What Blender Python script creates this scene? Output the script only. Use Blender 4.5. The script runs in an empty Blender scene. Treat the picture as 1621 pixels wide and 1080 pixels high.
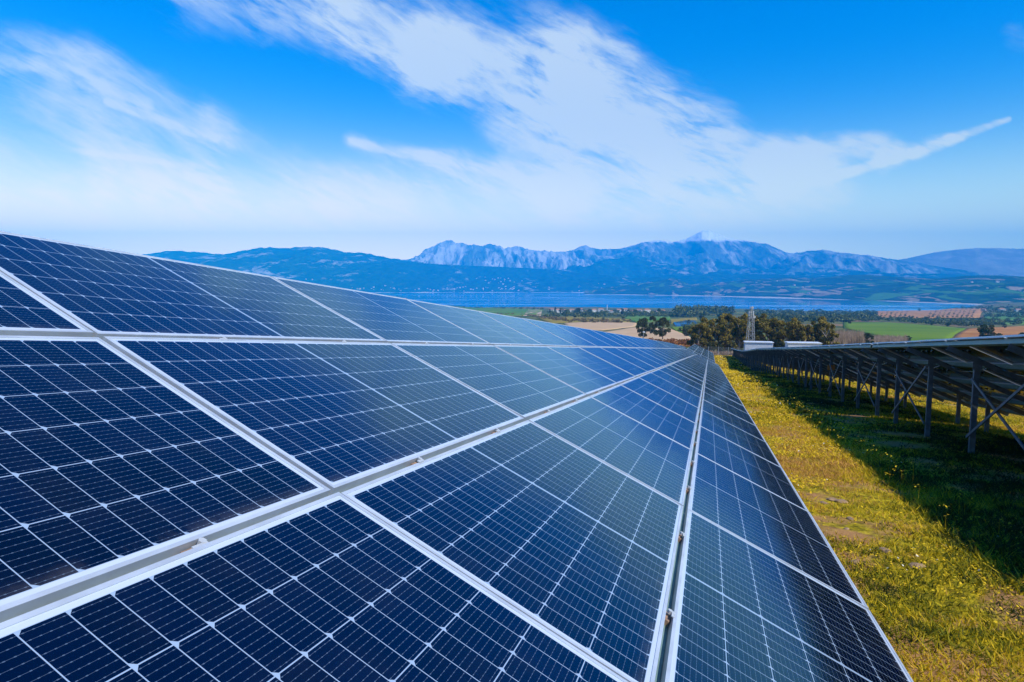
import bpy, bmesh, math, random
import numpy as np
from mathutils import Matrix, Vector

# ------------------------------------------------------------------ camera, world, sun, exposure
SC = bpy.context.scene
COL = SC.collection
FPX, CX, CY, HY = 1008.0, 810.5, 540.0, 447.0        # focal length in photo pixels, centre, horizon row
PITCH = math.atan((CY - HY) / FPX)
cam = bpy.data.cameras.new('camera')
cam.sensor_width = 36.0
cam.lens = FPX * 36.0 / 1621.0
cam.clip_start = 0.05
cam.clip_end = 60000
camo = bpy.data.objects.new('camera', cam)
COL.objects.link(camo)
camo.location = (0, 0, 0)
camo.rotation_euler = (math.pi / 2 - PITCH, 0, 0)
SC.camera = camo
SC.view_settings.view_transform = 'Standard'
SC.view_settings.look = 'None'
SC.view_settings.gamma = 1.0
SC.view_settings.exposure = 0.3
SC.render.engine = 'CYCLES'
SC.cycles.max_bounces = 6
SC.cycles.diffuse_bounces = 3
SC.cycles.glossy_bounces = 3
SC.cycles.transparent_max_bounces = 8
SC.cycles.volume_bounces = 1
SC.cycles.use_denoising = True

_c, _s = math.cos(PITCH), math.sin(PITCH)
def ray(x, y):
    a, b = (x - CX) / FPX, (y - CY) / FPX
    return np.array([a, -b * _s + _c, -b * _c - _s])
def azel(x, y):
    d = ray(x, y)
    return math.atan2(d[0], d[1]), math.atan2(d[2], math.hypot(d[0], d[1]))

# row frame: the solar rows run along H (horizontal) going down a slope, EL points to the right of the rows
H = np.array([0.2972, 0.9548, 0.0])
EL = np.array([0.9548, -0.2972, 0.0])
UW = np.array([0.2958, 0.9500, -0.1002]); UW /= np.linalg.norm(UW)
VW = np.array([-0.8535, 0.3099, 0.4190]); VW -= VW.dot(UW) * UW; VW /= np.linalg.norm(VW)
NW = np.cross(UW, VW)
T0 = np.array([1.2487, 1.2386, -1.5491])
SLOPE = 0.1007

SUNV = EL * 0.86 - H * 0.31 + np.array([0, 0, 1.0])
SUNV /= np.linalg.norm(SUNV)
sun_el = math.asin(SUNV[2])
sun_az = math.atan2(SUNV[0], SUNV[1])                 # clockwise from +Y
sl = bpy.data.lights.new('sun', 'SUN')
sl.energy = 5.0
sl.angle = math.radians(0.5)
sl.color = (1.0, 0.95, 0.86)
so = bpy.data.objects.new('sun', sl)
COL.objects.link(so)
so.rotation_euler = Vector(SUNV).to_track_quat('Z', 'Y').to_euler()
so.location = (0, 0, 50)

class NT:
    """tiny helper for node trees"""
    def __init__(self, tree):
        self.t = tree
    def n(self, typ, **kw):
        nd = self.t.nodes.new(typ)
        for k, v in kw.items():
            if k.startswith('i_'):
                nd.inputs[k[2:].replace('_', ' ')].default_value = v
            else:
                setattr(nd, k, v)
        return nd
    def l(self, a, b):
        self.t.links.new(a, b)
    def m(self, op, a, b=None, c=None, clamp=False):
        nd = self.t.nodes.new('ShaderNodeMath')
        nd.operation = op
        nd.use_clamp = clamp
        for i, v in enumerate((a, b, c)):
            if v is None:
                continue
            if isinstance(v, (int, float)):
                nd.inputs[i].default_value = v
            else:
                self.t.links.new(v, nd.inputs[i])
        return nd.outputs[0]
    def vm(self, op, a, b=None, scale=None):
        nd = self.t.nodes.new('ShaderNodeVectorMath')
        nd.operation = op
        for i, v in enumerate((a, b)):
            if v is None:
                continue
            if isinstance(v, (tuple, list)):
                nd.inputs[i].default_value = v
            else:
                self.t.links.new(v, nd.inputs[i])
        if scale is not None:
            if isinstance(scale, (int, float)):
                nd.inputs['Scale'].default_value = scale
            else:
                self.t.links.new(scale, nd.inputs['Scale'])
        return nd.outputs['Value'] if op in ('LENGTH', 'DOT_PRODUCT', 'DISTANCE') else nd.outputs[0]
    def mix(self, fac, a, b, mode='MIX'):
        nd = self.t.nodes.new('ShaderNodeMix')
        nd.data_type = 'RGBA'
        nd.blend_type = mode
        nd.clamp_factor = True
        for s, v in ((nd.inputs[0], fac), (nd.inputs[6], a), (nd.inputs[7], b)):
            if isinstance(v, (int, float)):
                s.default_value = v
            elif isinstance(v, (tuple, list)):
                s.default_value = (*v[:3], 1.0)
            else:
                self.t.links.new(v, s)
        return nd.outputs[2]
    def ss(self, x, lo, hi):
        nd = self.t.nodes.new('ShaderNodeMapRange')
        nd.interpolation_type = 'SMOOTHSTEP'
        nd.clamp = True
        self.t.links.new(x, nd.inputs[0])
        nd.inputs[1].default_value = lo
        nd.inputs[2].default_value = hi
        return nd.outputs[0]
    def noise(self, vec, scale, detail=4, rough=0.55, dist=0.0, lac=2.0):
        nd = self.t.nodes.new('ShaderNodeTexNoise')
        nd.inputs['Scale'].default_value = scale
        nd.inputs['Detail'].default_value = detail
        nd.inputs['Roughness'].default_value = rough
        nd.inputs['Distortion'].default_value = dist
        if vec is not None:
            self.t.links.new(vec, nd.inputs['Vector'])
        return nd

def make_world():
    w = bpy.data.worlds.new('World')
    SC.world = w
    w.use_nodes = True
    t = w.node_tree
    t.nodes.clear()
    N = NT(t)
    out = N.n('ShaderNodeOutputWorld')
    bg = N.n('ShaderNodeBackground')
    bg.inputs['Strength'].default_value = 0.13
    N.l(bg.outputs[0], out.inputs['Surface'])
    sky = N.n('ShaderNodeTexSky', sky_type='NISHITA', sun_disc=False)
    sky.sun_elevation = sun_el
    sky.sun_rotation = sun_az
    sky.altitude = 300
    sky.air_density = 1.0
    sky.dust_density = 0.3
    sky.ozone_density = 3.0
    tc = N.n('ShaderNodeTexCoord')
    D = N.vm('NORMALIZE', tc.outputs['Generated'])
    sep = N.n('ShaderNodeSeparateXYZ')
    N.l(D, sep.inputs[0])
    X, Y, Z = sep.outputs
    az = N.m('ARCTAN2', X, Y)
    el = N.m('ARCSINE', Z)
    # deep, saturated blue overhead
    elc = N.m('MAXIMUM', el, 0.0)
    deep = N.ss(elc, 0.02, 0.42)
    tint = N.mix(deep, (0.0, 0.86, 1.12), (0.0, 0.72, 1.46))
    side = N.ss(az, -0.75, 0.75)
    skyc = N.mix(1.0, sky.outputs[0], tint, 'MULTIPLY')
    # clouds: thin cirrus drawn as strokes in azimuth / elevation, warped and frayed by noise
    P = N.n('ShaderNodeCombineXYZ')
    N.l(az, P.inputs[0]); N.l(el, P.inputs[1])
    P0 = P.outputs[0]
    rot = N.n('ShaderNodeMapping')
    rot.inputs['Rotation'].default_value = (0, 0, math.radians(24))
    rot.inputs['Scale'].default_value = (1.0, 1.0, 1.0)
    N.l(P0, rot.inputs[0])
    st = N.vm('MULTIPLY', rot.outputs[0], (1.0, 2.6, 1.0))
    wn = N.noise(rot.outputs[0], 3.2, 5, 0.55)
    wv = N.vm('SUBTRACT', wn.outputs['Color'], (0.5, 0.5, 0.5))
    PW = N.vm('ADD', P0, N.vm('SCALE', wv, scale=0.16))
    fray = N.noise(st, 4.0, 9, 0.58, 0.5).outputs['Fac']
    fine = N.noise(N.vm('MULTIPLY', rot.outputs[0], (1.0, 4.5, 1.0)), 12.0, 7, 0.65, 0.6).outputs['Fac']
    strokes = [  # photo px: x1,y1,w1, x2,y2,w2, strength
        (330, -80, 80, 540, 20, 42, 0.7), (540, 20, 42, 700, 105, 52, 0.95), (700, 105, 52, 880, 165, 82, 1.0),
        (880, 165, 85, 1060, 235, 75, 1.1), (1060, 235, 75, 1230, 272, 42, 1.05), (1230, 275, 38, 1400, 256, 14, 1.05),
        (1400, 256, 15, 1500, 224, 9, 1.2), (1440, 246, 7, 1520, 218, 6, 1.2), (1500, 224, 8, 1597, 186, 4, 1.0),
        (860, 85, 36, 985, 75, 34, 0.36), (985, 80, 36, 1070, 190, 40, 0.36), (640, 20, 25, 860, 30, 25, 0.25),
        (-200, 70, 60, 100, 130, 50, 0.62), (100, 135, 46, 330, 200, 32, 0.62), (330, 200, 30, 480, 238, 24, 0.5), (-200, 190, 50, 330, 245, 34, 0.55), (-200, 100, 14, 60, 105, 12, 0.5), (60, 105, 12, 230, 170, 10, 0.5),
        (560, 220, 14, 860, 285, 22, 0.72), (-300, 250, 50, 300, 285, 40, 0.55), (300, 300, 45, 900, 310, 55, 0.95),
        (900, 300, 50, 1300, 320, 34, 0.8), (-300, 320, 45, 500, 335, 45, 0.75), (1300, 330, 25, 1500, 290, 14, 0.3),
        (1165, 300, 6, 1310, 288, 7, 0.9), (1310, 288, 7, 1430, 250, 6, 1.0), (60, 232, 5, 300, 262, 6, 0.5), (560, 222, 7, 690, 250, 8, 0.75), (690, 250, 8, 860, 290, 9, 0.75), (170, 168, 6, 340, 218, 7, 0.6), (0, 296, 6, 250, 318, 8, 0.5), (545, 60, 9, 680, 120, 12, 0.8), (430, 62, 6, 418, 70, 6, 0.2), (1600, 50, 20, 1700, 70, 20, 0.4),
    ]
    g = bpy.data.node_groups.new('cloud_stroke', 'ShaderNodeTree')
    for nm, ty in (('P', 'NodeSocketVector'), ('A', 'NodeSocketVector'), ('B', 'NodeSocketVector'),
                   ('WA', 'NodeSocketFloat'), ('WB', 'NodeSocketFloat'), ('S', 'NodeSocketFloat')):
        g.interface.new_socket(nm, in_out='INPUT', socket_type=ty)
    g.interface.new_socket('V', in_out='OUTPUT', socket_type='NodeSocketFloat')
    G = NT(g)
    gi = g.nodes.new('NodeGroupInput'); go = g.nodes.new('NodeGroupOutput')
    pa = G.vm('SUBTRACT', gi.outputs['P'], gi.outputs['A'])
    ba = G.vm('SUBTRACT', gi.outputs['B'], gi.outputs['A'])
    hh = G.m('DIVIDE', G.vm('DOT_PRODUCT', pa, ba), G.vm('DOT_PRODUCT', ba, ba), clamp=True)
    dd = G.vm('LENGTH', G.vm('SUBTRACT', pa, G.vm('SCALE', ba, scale=hh)))
    ww = G.m('ADD', gi.outputs['WA'], G.m('MULTIPLY', hh, G.m('SUBTRACT', gi.outputs['WB'], gi.outputs['WA'])))
    q = G.m('DIVIDE', dd, ww)
    e = G.m('EXPONENT', G.m('MULTIPLY', G.m('POWER', q, 2.6), -0.75))
    G.l(G.m('MULTIPLY', e, gi.outputs['S']), go.inputs['V'])
    tot = None
    for (x1, y1, w1, x2, y2, w2, s) in strokes:
        a1, e1 = azel(x1, y1); a2, e2 = azel(x2, y2)
        nd = N.n('ShaderNodeGroup'); nd.node_tree = g
        thin = w1 < 20 or w2 < 12
        N.l(PW if not thin else N.vm('ADD', P0, N.vm('SCALE', wv, scale=0.03)), nd.inputs['P'])
        nd.inputs['A'].default_value = (a1, e1, 0); nd.inputs['B'].default_value = (a2, e2, 0)
        nd.inputs['WA'].default_value = w1 / FPX; nd.inputs['WB'].default_value = w2 / FPX
        nd.inputs['S'].default_value = s
        tot = nd.outputs['V'] if tot is None else N.m('MAXIMUM', tot, N.m('ADD', N.m('MULTIPLY', tot, 0.75), N.m('MULTIPLY', nd.outputs['V'], 0.75)))
    # scattered high cloud over the rest of the sky (behind the camera)
    back = N.m('MULTIPLY', N.ss(N.noise(D, 2.2, 6, 0.6, 0.4).outputs['Fac'], 0.5, 0.75), N.ss(N.m('ABSOLUTE', az), 1.1, 1.6))
    tot = N.m('MAXIMUM', tot, N.m('MULTIPLY', back, 0.6))
    fib = N.noise(N.vm('MULTIPLY', N.vm('ADD', rot.outputs[0], N.vm('SCALE', wv, scale=0.10)), (1.0, 5.0, 1.0)), 16.0, 10, 0.72, 0.5).outputs['Fac']
    fr = N.m('ADD', N.m('MULTIPLY', N.ss(fray, 0.36, 0.62), 0.66), N.m('MULTIPLY', N.ss(fine, 0.36, 0.64), 0.30))
    fr = N.m('ADD', fr, N.m('MULTIPLY', N.ss(fib, 0.34, 0.64), 0.24))
    dens = N.m('MULTIPLY', tot, N.m('ADD', N.m('MULTIPLY', fr, 1.0), 0.20))
    dens = N.m('MULTIPLY', N.ss(dens, 0.10, 0.98), 0.84)
    # whitening haze low over the horizon, stronger on the left
    hz = N.m('POWER', N.m('SUBTRACT', 1.0, N.ss(elc, 0.0, 0.25)), 3.0)
    hz = N.m('MULTIPLY', hz, N.m('SUBTRACT', 0.66, N.m('MULTIPLY', side, 0.26)))
    hz = N.m('MULTIPLY', hz, N.m('ADD', 0.45, N.m('MULTIPLY', fr, 0.9)))
    dens = N.m('MAXIMUM', dens, N.m('ADD', hz, N.m('MULTIPLY', dens, 0.3)), clamp=True)
    cloudc = (5.2, 5.9, 6.3)
    fin = N.mix(dens, skyc, cloudc)
    # bright milky band along the horizon, outside the box of air
    glow = N.m('EXPONENT', N.m('MULTIPLY', N.m('POWER', N.m('MULTIPLY', elc, 8.0), 2.0), -1.0))
    fin = N.mix(glow, fin, N.mix(side, (28.0, 19.5, 5.5), (15.0, 15.5, 6.5)))
    N.l(fin, bg.inputs['Color'])
make_world()

# ------------------------------------------------------------------ numeric helpers
def vnoise(x, y, seed=0):
    x = np.asarray(x, float); y = np.asarray(y, float)
    xi = np.floor(x).astype(np.int64); yi = np.floor(y).astype(np.int64)
    xf = x - xi; yf = y - yi
    xf = xf * xf * (3 - 2 * xf); yf = yf * yf * (3 - 2 * yf)
    def hsh(a, b):
        n = (a * 374761393 + b * 668265263 + seed * 144665) & 0xffffffff
        n = ((n ^ (n >> 13)) * 1274126177) & 0xffffffff
        return ((n ^ (n >> 16)) & 0xffff) / 65535.0
    return (hsh(xi, yi) * (1 - xf) + hsh(xi + 1, yi) * xf) * (1 - yf) + (hsh(xi, yi + 1) * (1 - xf) + hsh(xi + 1, yi + 1) * xf) * yf
def fbm(x, y, octv=5, seed=0, ridged=False):
    t = 0; a = 1.0; s = 0
    for i in range(octv):
        v = vnoise(x * 2 ** i + 17.3 * i, y * 2 ** i - 9.1 * i, seed + i)
        if ridged:
            v = 1 - abs(2 * v - 1)
        t = t + v * a; s += a; a *= 0.5
    return t / s
def sstep(x, a, b):
    t = np.clip((x - a) / (b - a), 0, 1)
    return t * t * (3 - 2 * t)

LAKE_Z = -95.0
SHORE_X = [-400, 540, 620, 650, 690, 750, 1100, 1200, 1390, 1480, 1530, 1565, 1610, 2600]
SHORE_D = [6500, 6200, 4600, 3550, 2750, 2480, 2400, 2380, 2420, 2560, 2900, 3700, 5200, 6500]
SHORE_AZ = [azel(x, 480)[0] for x in SHORE_X]
def shore(az):
    return np.interp(az, SHORE_AZ, SHORE_D)
def ground_z(x, y):
    x = np.asarray(x, float); y = np.asarray(y, float)
    d = np.hypot(x, y); az = np.arctan2(x, y)
    s = x * H[0] + y * H[1]; l = x * EL[0] + y * EL[1]
    sc = np.maximum(s, -60)
    near = -1.86 - SLOPE * sc + np.interp(s, [52, 80, 96, 112, 128, 142, 200], [0, -.55, -.25, .05, .3, .45, .5]) - np.clip((l - 5) * 0.04, 0, .5)
    near = near + 0.05 * (fbm(x * .35, y * .35, 3, 5) - .5) + 0.03 * (vnoise(x * 3, y * 3, 7) - .5) * (d < 60)
    sh = shore(az) + 260 * (fbm(az * 14, d * 0 + 3.1, 3, 21) - .5)
    fd = [150, 250, 450, 700, 1000, 1500]
    fz = [-17.2, -22.5, -32.5, -42, -52.5, -67]
    far = np.interp(d, fd, fz)
    t = np.clip((d - 1500) / (sh - 1500), 0, 1.6)
    far = np.where(d > 1500, -67 - 28.0 * t, far)
    far = far + 1.6 * (fbm(x / 160, y / 160, 3, 11) - .5) * np.clip((d - 150) / 200, 0, 1) * np.clip((sh - d) / 200, 0, 1)
    k = sstep(d, 150, 235)
    return np.maximum(near * (1 - k) + far * k, -112)
def unproj(x, y, dmin=2.0, dmax=6000.0):
    r = ray(x, y)
    hd = math.hypot(r[0], r[1])
    ds = np.geomspace(dmin, dmax, 1400)
    zz = ds * r[2] / hd
    gz = ground_z(ds * r[0] / hd, ds * r[1] / hd)
    i = np.argmax(zz <= gz)
    if i == 0:
        i = len(ds) - 1
    a, b = zz[i - 1] - gz[i - 1], zz[i] - gz[i]
    f = a / (a - b) if a != b else 0
    f = min(max(f, 0), 1)
    d = ds[i - 1] + (ds[i] - ds[i - 1]) * f
    X, Yy = d * r[0] / hd, d * r[1] / hd
    return np.array([X, Yy, float(ground_z(X, Yy))])
def row_pt(s, l, z=None):
    p = H * s + EL * l
    p = np.array([p[0], p[1], float(ground_z(p[0], p[1])) if z is None else z])
    return p

class MB:
    """collects faces; build() links ONE mesh object"""
    def __init__(self):
        self.v = []; self.f = []; self.mi = []
    def add(self, vs, fs, mi=0):
        o = len(self.v)
        self.v.extend([tuple(map(float, p)) for p in vs])
        self.f.extend([tuple(i + o for i in q) for q in fs])
        self.mi.extend([mi] * len(fs))
    def box(self, c, size, ax=None, mi=0):
        c = np.array(c, float)
        ax = ax if ax is not None else (np.array([1, 0, 0.]), np.array([0, 1, 0.]), np.array([0, 0, 1.]))
        a, b, d = [np.array(q, float) * s / 2 for q, s in zip(ax, size)]
        vs = [c - a - b - d, c + a - b - d, c + a + b - d, c - a + b - d, c - a - b + d, c + a - b + d, c + a + b + d, c - a + b + d]
        self.add(vs, [(0, 3, 2, 1), (4, 5, 6, 7), (0, 1, 5, 4), (1, 2, 6, 5), (2, 3, 7, 6), (3, 0, 4, 7)], mi)
    def beam(self, p, q, w, h, up=(0, 0, 1), mi=0):
        p = np.array(p, float); q = np.array(q, float)
        d = q - p; L = np.linalg.norm(d); d /= L
        up = np.array(up, float)
        sx = np.cross(d, up)
        if np.linalg.norm(sx) < 1e-4:
            sx = np.cross(d, np.array([1.0, 0, 0]))
        sx /= np.linalg.norm(sx); uz = np.cross(sx, d)
        self.box((p + q) / 2, (w, L, h), (sx, d, uz), mi)
    def chan(self, p, q, w, h, t, up=(0, 0, 1), side=1, mi=0):
        """C-channel: web plus two flanges"""
        p = np.array(p, float); q = np.array(q, float)
        d = q - p; L = np.linalg.norm(d); d /= L
        up = np.array(up, float)
        sx = np.cross(d, up); sx /= np.linalg.norm(sx); uz = np.cross(sx, d)
        c = (p + q) / 2
        self.box(c - sx * side * (w / 2 - t / 2), (t, L, h), (sx, d, uz), mi)
        for k in (-1, 1):
            self.box(c + uz * k * (h / 2 - t / 2) + sx * side * t / 2, (w - t, L, t), (sx, d, uz), mi)
    def tube(self, pts, rs, n=7, mi=0, cap=True):
        pts = [np.array(p, float) for p in pts]
        rings = []
        for i, p in enumerate(pts):
            d = pts[min(i + 1, len(pts) - 1)] - pts[max(i - 1, 0)]
            d /= np.linalg.norm(d)
            a = np.cross(d, [0.31, 0.92, 0.2]); a /= np.linalg.norm(a); b = np.cross(d, a)
            rings.append([p + rs[i] * (math.cos(2 * math.pi * k / n) * a + math.sin(2 * math.pi * k / n) * b) for k in range(n)])
        vs = [v for r in rings for v in r]
        fs = []
        for i in range(len(pts) - 1):
            for k in range(n):
                a, b = i * n + k, i * n + (k + 1) % n
                fs.append((a, b, b + n, a + n))
        if cap:
            fs.append(tuple(range(n))[::-1])
            fs.append(tuple((len(pts) - 1) * n + k for k in range(n)))
        self.add(vs, fs, mi)
    def mesh(self, name, mats):
        me = bpy.data.meshes.new(name)
        me.from_pydata(self.v, [], self.f)
        for m in (mats if isinstance(mats, (list, tuple)) else [mats]):
            me.materials.append(m)
        if any(self.mi):
            me.polygons.foreach_set('material_index', self.mi)
        me.validate()
        me.update()
        return me
    def build(self, name, mats, parent=None, smooth=False):
        me = self.mesh(name, mats)
        if smooth:
            me.shade_smooth()
        return link(name, me, parent)

def link(name, me, parent=None, loc=None):
    o = bpy.data.objects.new(name, me)
    COL.objects.link(o)
    if parent is not None:
        o.parent = parent
    if loc is not None:
        o.location = loc
    return o
def tag(o, label=None, cat=None, group=None, kind=None):
    if label: o['label'] = label
    if cat: o['category'] = cat
    if group: o['group'] = group
    if kind: o['kind'] = kind
    return o
def empty(name, loc, label, cat, group=None, rz=0):
    o = bpy.data.objects.new(name, None)
    o.empty_display_size = 0.3
    COL.objects.link(o)
    o.location = loc
    o.rotation_euler = (0, 0, rz)
    return tag(o, label, cat, group)
def copy_tree(o, kids, parent=None):
    c = o.copy()
    COL.objects.link(c)
    c.parent = parent
    for ch in kids.get(o.name, ()):
        copy_tree(ch, kids, c)
    return c
def kidmap(roots):
    m = {}
    for o in bpy.data.objects:
        if o.parent is not None:
            m.setdefault(o.parent.name, []).append(o)
    return m
def np_mesh(name, verts, tris, mats, attr=None, nper=3, smooth=False):
    me = bpy.data.meshes.new(name)
    nv, nf = len(verts), len(tris)
    me.vertices.add(nv)
    me.vertices.foreach_set('co', np.asarray(verts, np.float32).ravel())
    me.loops.add(nf * nper)
    me.loops.foreach_set('vertex_index', np.asarray(tris, np.int32).ravel())
    me.polygons.add(nf)
    me.polygons.foreach_set('loop_start', np.arange(0, nf * nper, nper, dtype=np.int32))
    me.polygons.foreach_set('loop_total', np.full(nf, nper, np.int32))
    for m in (mats if isinstance(mats, (list, tuple)) else [mats]):
        me.materials.append(m)
    if attr is not None:
        for k, a in attr.items():
            at = me.attributes.new(k, 'FLOAT', 'POINT')
            at.data.foreach_set('value', np.asarray(a, np.float32))
    me.update(calc_edges=True)
    if smooth:
        me.shade_smooth()
    return me

# ------------------------------------------------------------------ materials
def newmat(name):
    m = bpy.data.materials.new(name)
    m.use_nodes = True
    t = m.node_tree
    b = t.nodes['Principled BSDF']
    return m, NT(t), b
def setb(b, **kw):
    for k, v in kw.items():
        b.inputs[k.replace('_', ' ')].default_value = v

def mat_metal(name, col, rough, metallic=0.0, var=0.12, scale=6.0, spec=0.5):
    m, N, b = newmat(name)
    tc = N.n('ShaderNodeTexCoord')
    n = N.noise(tc.outputs['Object'], scale, 5, 0.65)
    f = N.ss(n.outputs['Fac'], 0.3, 0.75)
    lo = tuple(c * (1 - var) for c in col); hi = tuple(min(1, c * (1 + var)) for c in col)
    N.l(N.mix(f, lo, hi), b.inputs['Base Color'])
    N.l(N.m('ADD', N.m('MULTIPLY', f, 0.15), rough - 0.07), b.inputs['Roughness'])
    b.inputs['Metallic'].default_value = metallic
    b.inputs['Specular IOR Level'].default_value = spec
    return m
M_FRAME = mat_metal('anodised_aluminium', (0.50, 0.54, 0.58), 0.40, 0.30, 0.12, 5)
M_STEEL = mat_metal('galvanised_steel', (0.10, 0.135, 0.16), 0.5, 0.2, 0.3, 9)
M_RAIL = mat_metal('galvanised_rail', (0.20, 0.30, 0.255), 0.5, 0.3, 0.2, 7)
M_BOLT = mat_metal('bright_zinc', (0.50, 0.51, 0.50), 0.3, 0.2, 0.1, 20)
M_RUST = mat_metal('rusty_clamp', (0.32, 0.20, 0.13), 0.7, 0.1, 0.3, 30)
M_WHITE = mat_metal('white_painted_sheet', (0.54, 0.58, 0.63), 0.5, 0.0, 0.12, 1.5)
M_GREYD = mat_metal('grey_door_paint', (0.30, 0.33, 0.37), 0.5, 0.0, 0.15, 2)
M_POLE = mat_metal('pole_grey', (0.36, 0.37, 0.38), 0.5, 0.2, 0.1, 3)
M_SIGN = mat_metal('orange_plate', (0.55, 0.20, 0.03), 0.5, 0.0, 0.15, 8)
M_HOUSE = mat_metal('house_wall_pale', (0.62, 0.58, 0.52), 0.8, 0.0, 0.2, 0.2)
M_ROOFR = mat_metal('house_roof_tile', (0.36, 0.17, 0.10), 0.8, 0.0, 0.25, 0.5)
M_STONE = mat_metal('pale_stone', (0.30, 0.19, 0.10), 0.9, 0.0, 0.4, 14)
M_BARK = mat_metal('bark', (0.17, 0.13, 0.09), 0.9, 0.0, 0.35, 3)
M_BARKP = mat_metal('pale_bark', (0.36, 0.30, 0.25), 0.9, 0.0, 0.25, 3)

MW, MG = 1.042, 0.027       # module width up the slope and gap
ML, MGU = 2.102, 0.018      # module length along the row and gap
def mat_cells():
    """half-cut monocrystalline module: 24 x 6 cells on a white sheet under glass (module metres in object space)"""
    m, N, b = newmat('module_glass')
    tc = N.n('ShaderNodeTexCoord')
    sep = N.n('ShaderNodeSeparateXYZ')
    N.l(tc.outputs['Object'], sep.inputs[0])
    X, Y = sep.outputs[0], sep.outputs[1]
    oi = N.n('ShaderNodeObjectInfo')
    mu, mv = 0.026, 0.026
    # fold the length about its middle so that both halves of the module count from the outer edge
    half = N.m('GREATER_THAN', X, ML / 2)
    gapm = 0.016
    pu = (ML - 2 * mu - gapm) / 24.0
    pv = (MW - 2 * mv) / 6.0
    xs = N.m('SUBTRACT', N.m('SUBTRACT', X, mu), N.m('MULTIPLY', half, gapm))
    inmid = N.m('LESS_THAN', N.m('ABSOLUTE', N.m('SUBTRACT', X, ML / 2)), gapm / 2 * 0.8)
    cu = N.m('DIVIDE', xs, pu); cv = N.m('DIVIDE', N.m('SUBTRACT', Y, mv), pv)
    iu = N.m('FLOOR', cu); iv = N.m('FLOOR', cv)
    fu = N.m('MULTIPLY', N.m('SUBTRACT', cu, iu), pu)     # metres inside the cell
    fv = N.m('MULTIPLY', N.m('SUBTRACT', cv, iv), pv)
    gl, gv = 0.0012, 0.0014
    eu = N.m('MINIMUM', fu, N.m('SUBTRACT', pu, fu))
    ev = N.m('MINIMUM', fv, N.m('SUBTRACT', pv, fv))
    cell = N.m('MULTIPLY', N.m('GREATER_THAN', eu, gl), N.m('GREATER_THAN', ev, gv))
    # clipped corners on one side of every half cell
    cell = N.m('MULTIPLY', cell, N.m('GREATER_THAN', N.m('ADD', fu, ev), 0.0125))
    inx = N.m('MULTIPLY', N.m('GREATER_THAN', X, mu), N.m('LESS_THAN', X, ML - mu))
    iny = N.m('MULTIPLY', N.m('GREATER_THAN', Y, mv), N.m('LESS_THAN', Y, MW - mv))
    cell = N.m('MULTIPLY', cell, N.m('MULTIPLY', inx, iny))
    cell = N.m('MULTIPLY', cell, N.m('SUBTRACT', 1.0, inmid))
    # nine thin busbars per cell running along the row, with solder dots
    bp = pv / 9.0
    bb = N.m('ABSOLUTE', N.m('SUBTRACT', N.m('MULTIPLY', N.m('FRACT', N.m('DIVIDE', fv, bp)), bp), bp / 2))
    dots = N.m('LESS_THAN', N.m('ABSOLUTE', N.m('SUBTRACT', N.m('FRACT', N.m('MULTIPLY', N.m('DIVIDE', fu, pu), 5.0)), 0.5)), 0.12)
    bar = N.m('LESS_THAN', bb, N.m('ADD', 0.0003, N.m('MULTIPLY', dots, 0.0007)))
    bar = N.m('MULTIPLY', bar, cell)
    # colour: near-black navy, a little different from cell to cell and module to module
    wn = N.n('ShaderNodeTexWhiteNoise', noise_dimensions='4D')
    cb = N.n('ShaderNodeCombineXYZ')
    N.l(iu, cb.inputs[0]); N.l(iv, cb.inputs[1])
    N.l(cb.outputs[0], wn.inputs['Vector']); N.l(oi.outputs['Random'], wn.inputs['W'])
    blu = N.mix(wn.outputs['Value'], (0.0002, 0.0007, 0.003), (0.0003, 0.0022, 0.013))
    blu = N.mix(N.m('MULTIPLY', oi.outputs['Random'], 0.75), blu, (0.0003, 0.0034, 0.021))
    col = N.mix(bar, blu, (0.075, 0.11, 0.16))
    edge = N.m('MULTIPLY', inx, iny)
    col = N.mix(cell, N.mix(edge, (0.46, 0.52, 0.60), (0.28, 0.37, 0.48)), col)
    # light dust
    dn = N.noise(tc.outputs['Object'], 2.3, 6, 0.7)
    low = N.m('SUBTRACT', 1.0, N.ss(Y, 0.012, 0.075))
    lown = N.m('MULTIPLY', low, N.ss(N.noise(N.vm('ADD', tc.outputs['Object'], N.vm('SCALE', oi.outputs['Location'], scale=3.7)), 7.0, 5, 0.7).outputs['Fac'], 0.38, 0.65))
    vor = N.n('ShaderNodeTexVoronoi', feature='F1'); vor.inputs['Scale'].default_value = 2.2
    N.l(N.vm('ADD', tc.outputs['Object'], N.vm('SCALE', oi.outputs['Location'], scale=5.3)), vor.inputs['Vector'])
    spot = N.m('LESS_THAN', vor.outputs['Distance'], 0.014)
    du = N.m('MULTIPLY', N.ss(dn.outputs['Fac'], 0.42, 0.8), 0.02)
    du = N.m('ADD', du, N.m('ADD', N.m('MULTIPLY', lown, 0.10), N.m('MULTIPLY', spot, 0.35)), clamp=True)
    col = N.mix(du, col, (0.35, 0.33, 0.30))
    N.l(col, b.inputs['Base Color'])
    setb(b, IOR=1.5, Metallic=0.0)
    b.inputs['Specular IOR Level'].default_value = 0.0
    r = N.m('ADD', 0.09, N.m('MULTIPLY', N.ss(dn.outputs['Fac'], 0.3, 0.8), 0.05))
    # anti-reflective solar glass: the residual reflection is bluish
    fr = N.n('ShaderNodeFresnel'); fr.inputs[0].default_value = 1.52
    gl_ = N.n('ShaderNodeBsdfGlossy'); gl_.inputs['Color'].default_value = (0.46, 0.80, 1.0, 1)
    N.l(r, gl_.inputs['Roughness'])
    mx = N.n('ShaderNodeMixShader')
    N.l(N.m('MULTIPLY', fr.outputs[0], N.m('SUBTRACT', 1.0, du)), mx.inputs[0]); N.l(b.outputs[0], mx.inputs[1]); N.l(gl_.outputs[0], mx.inputs[2])
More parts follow.
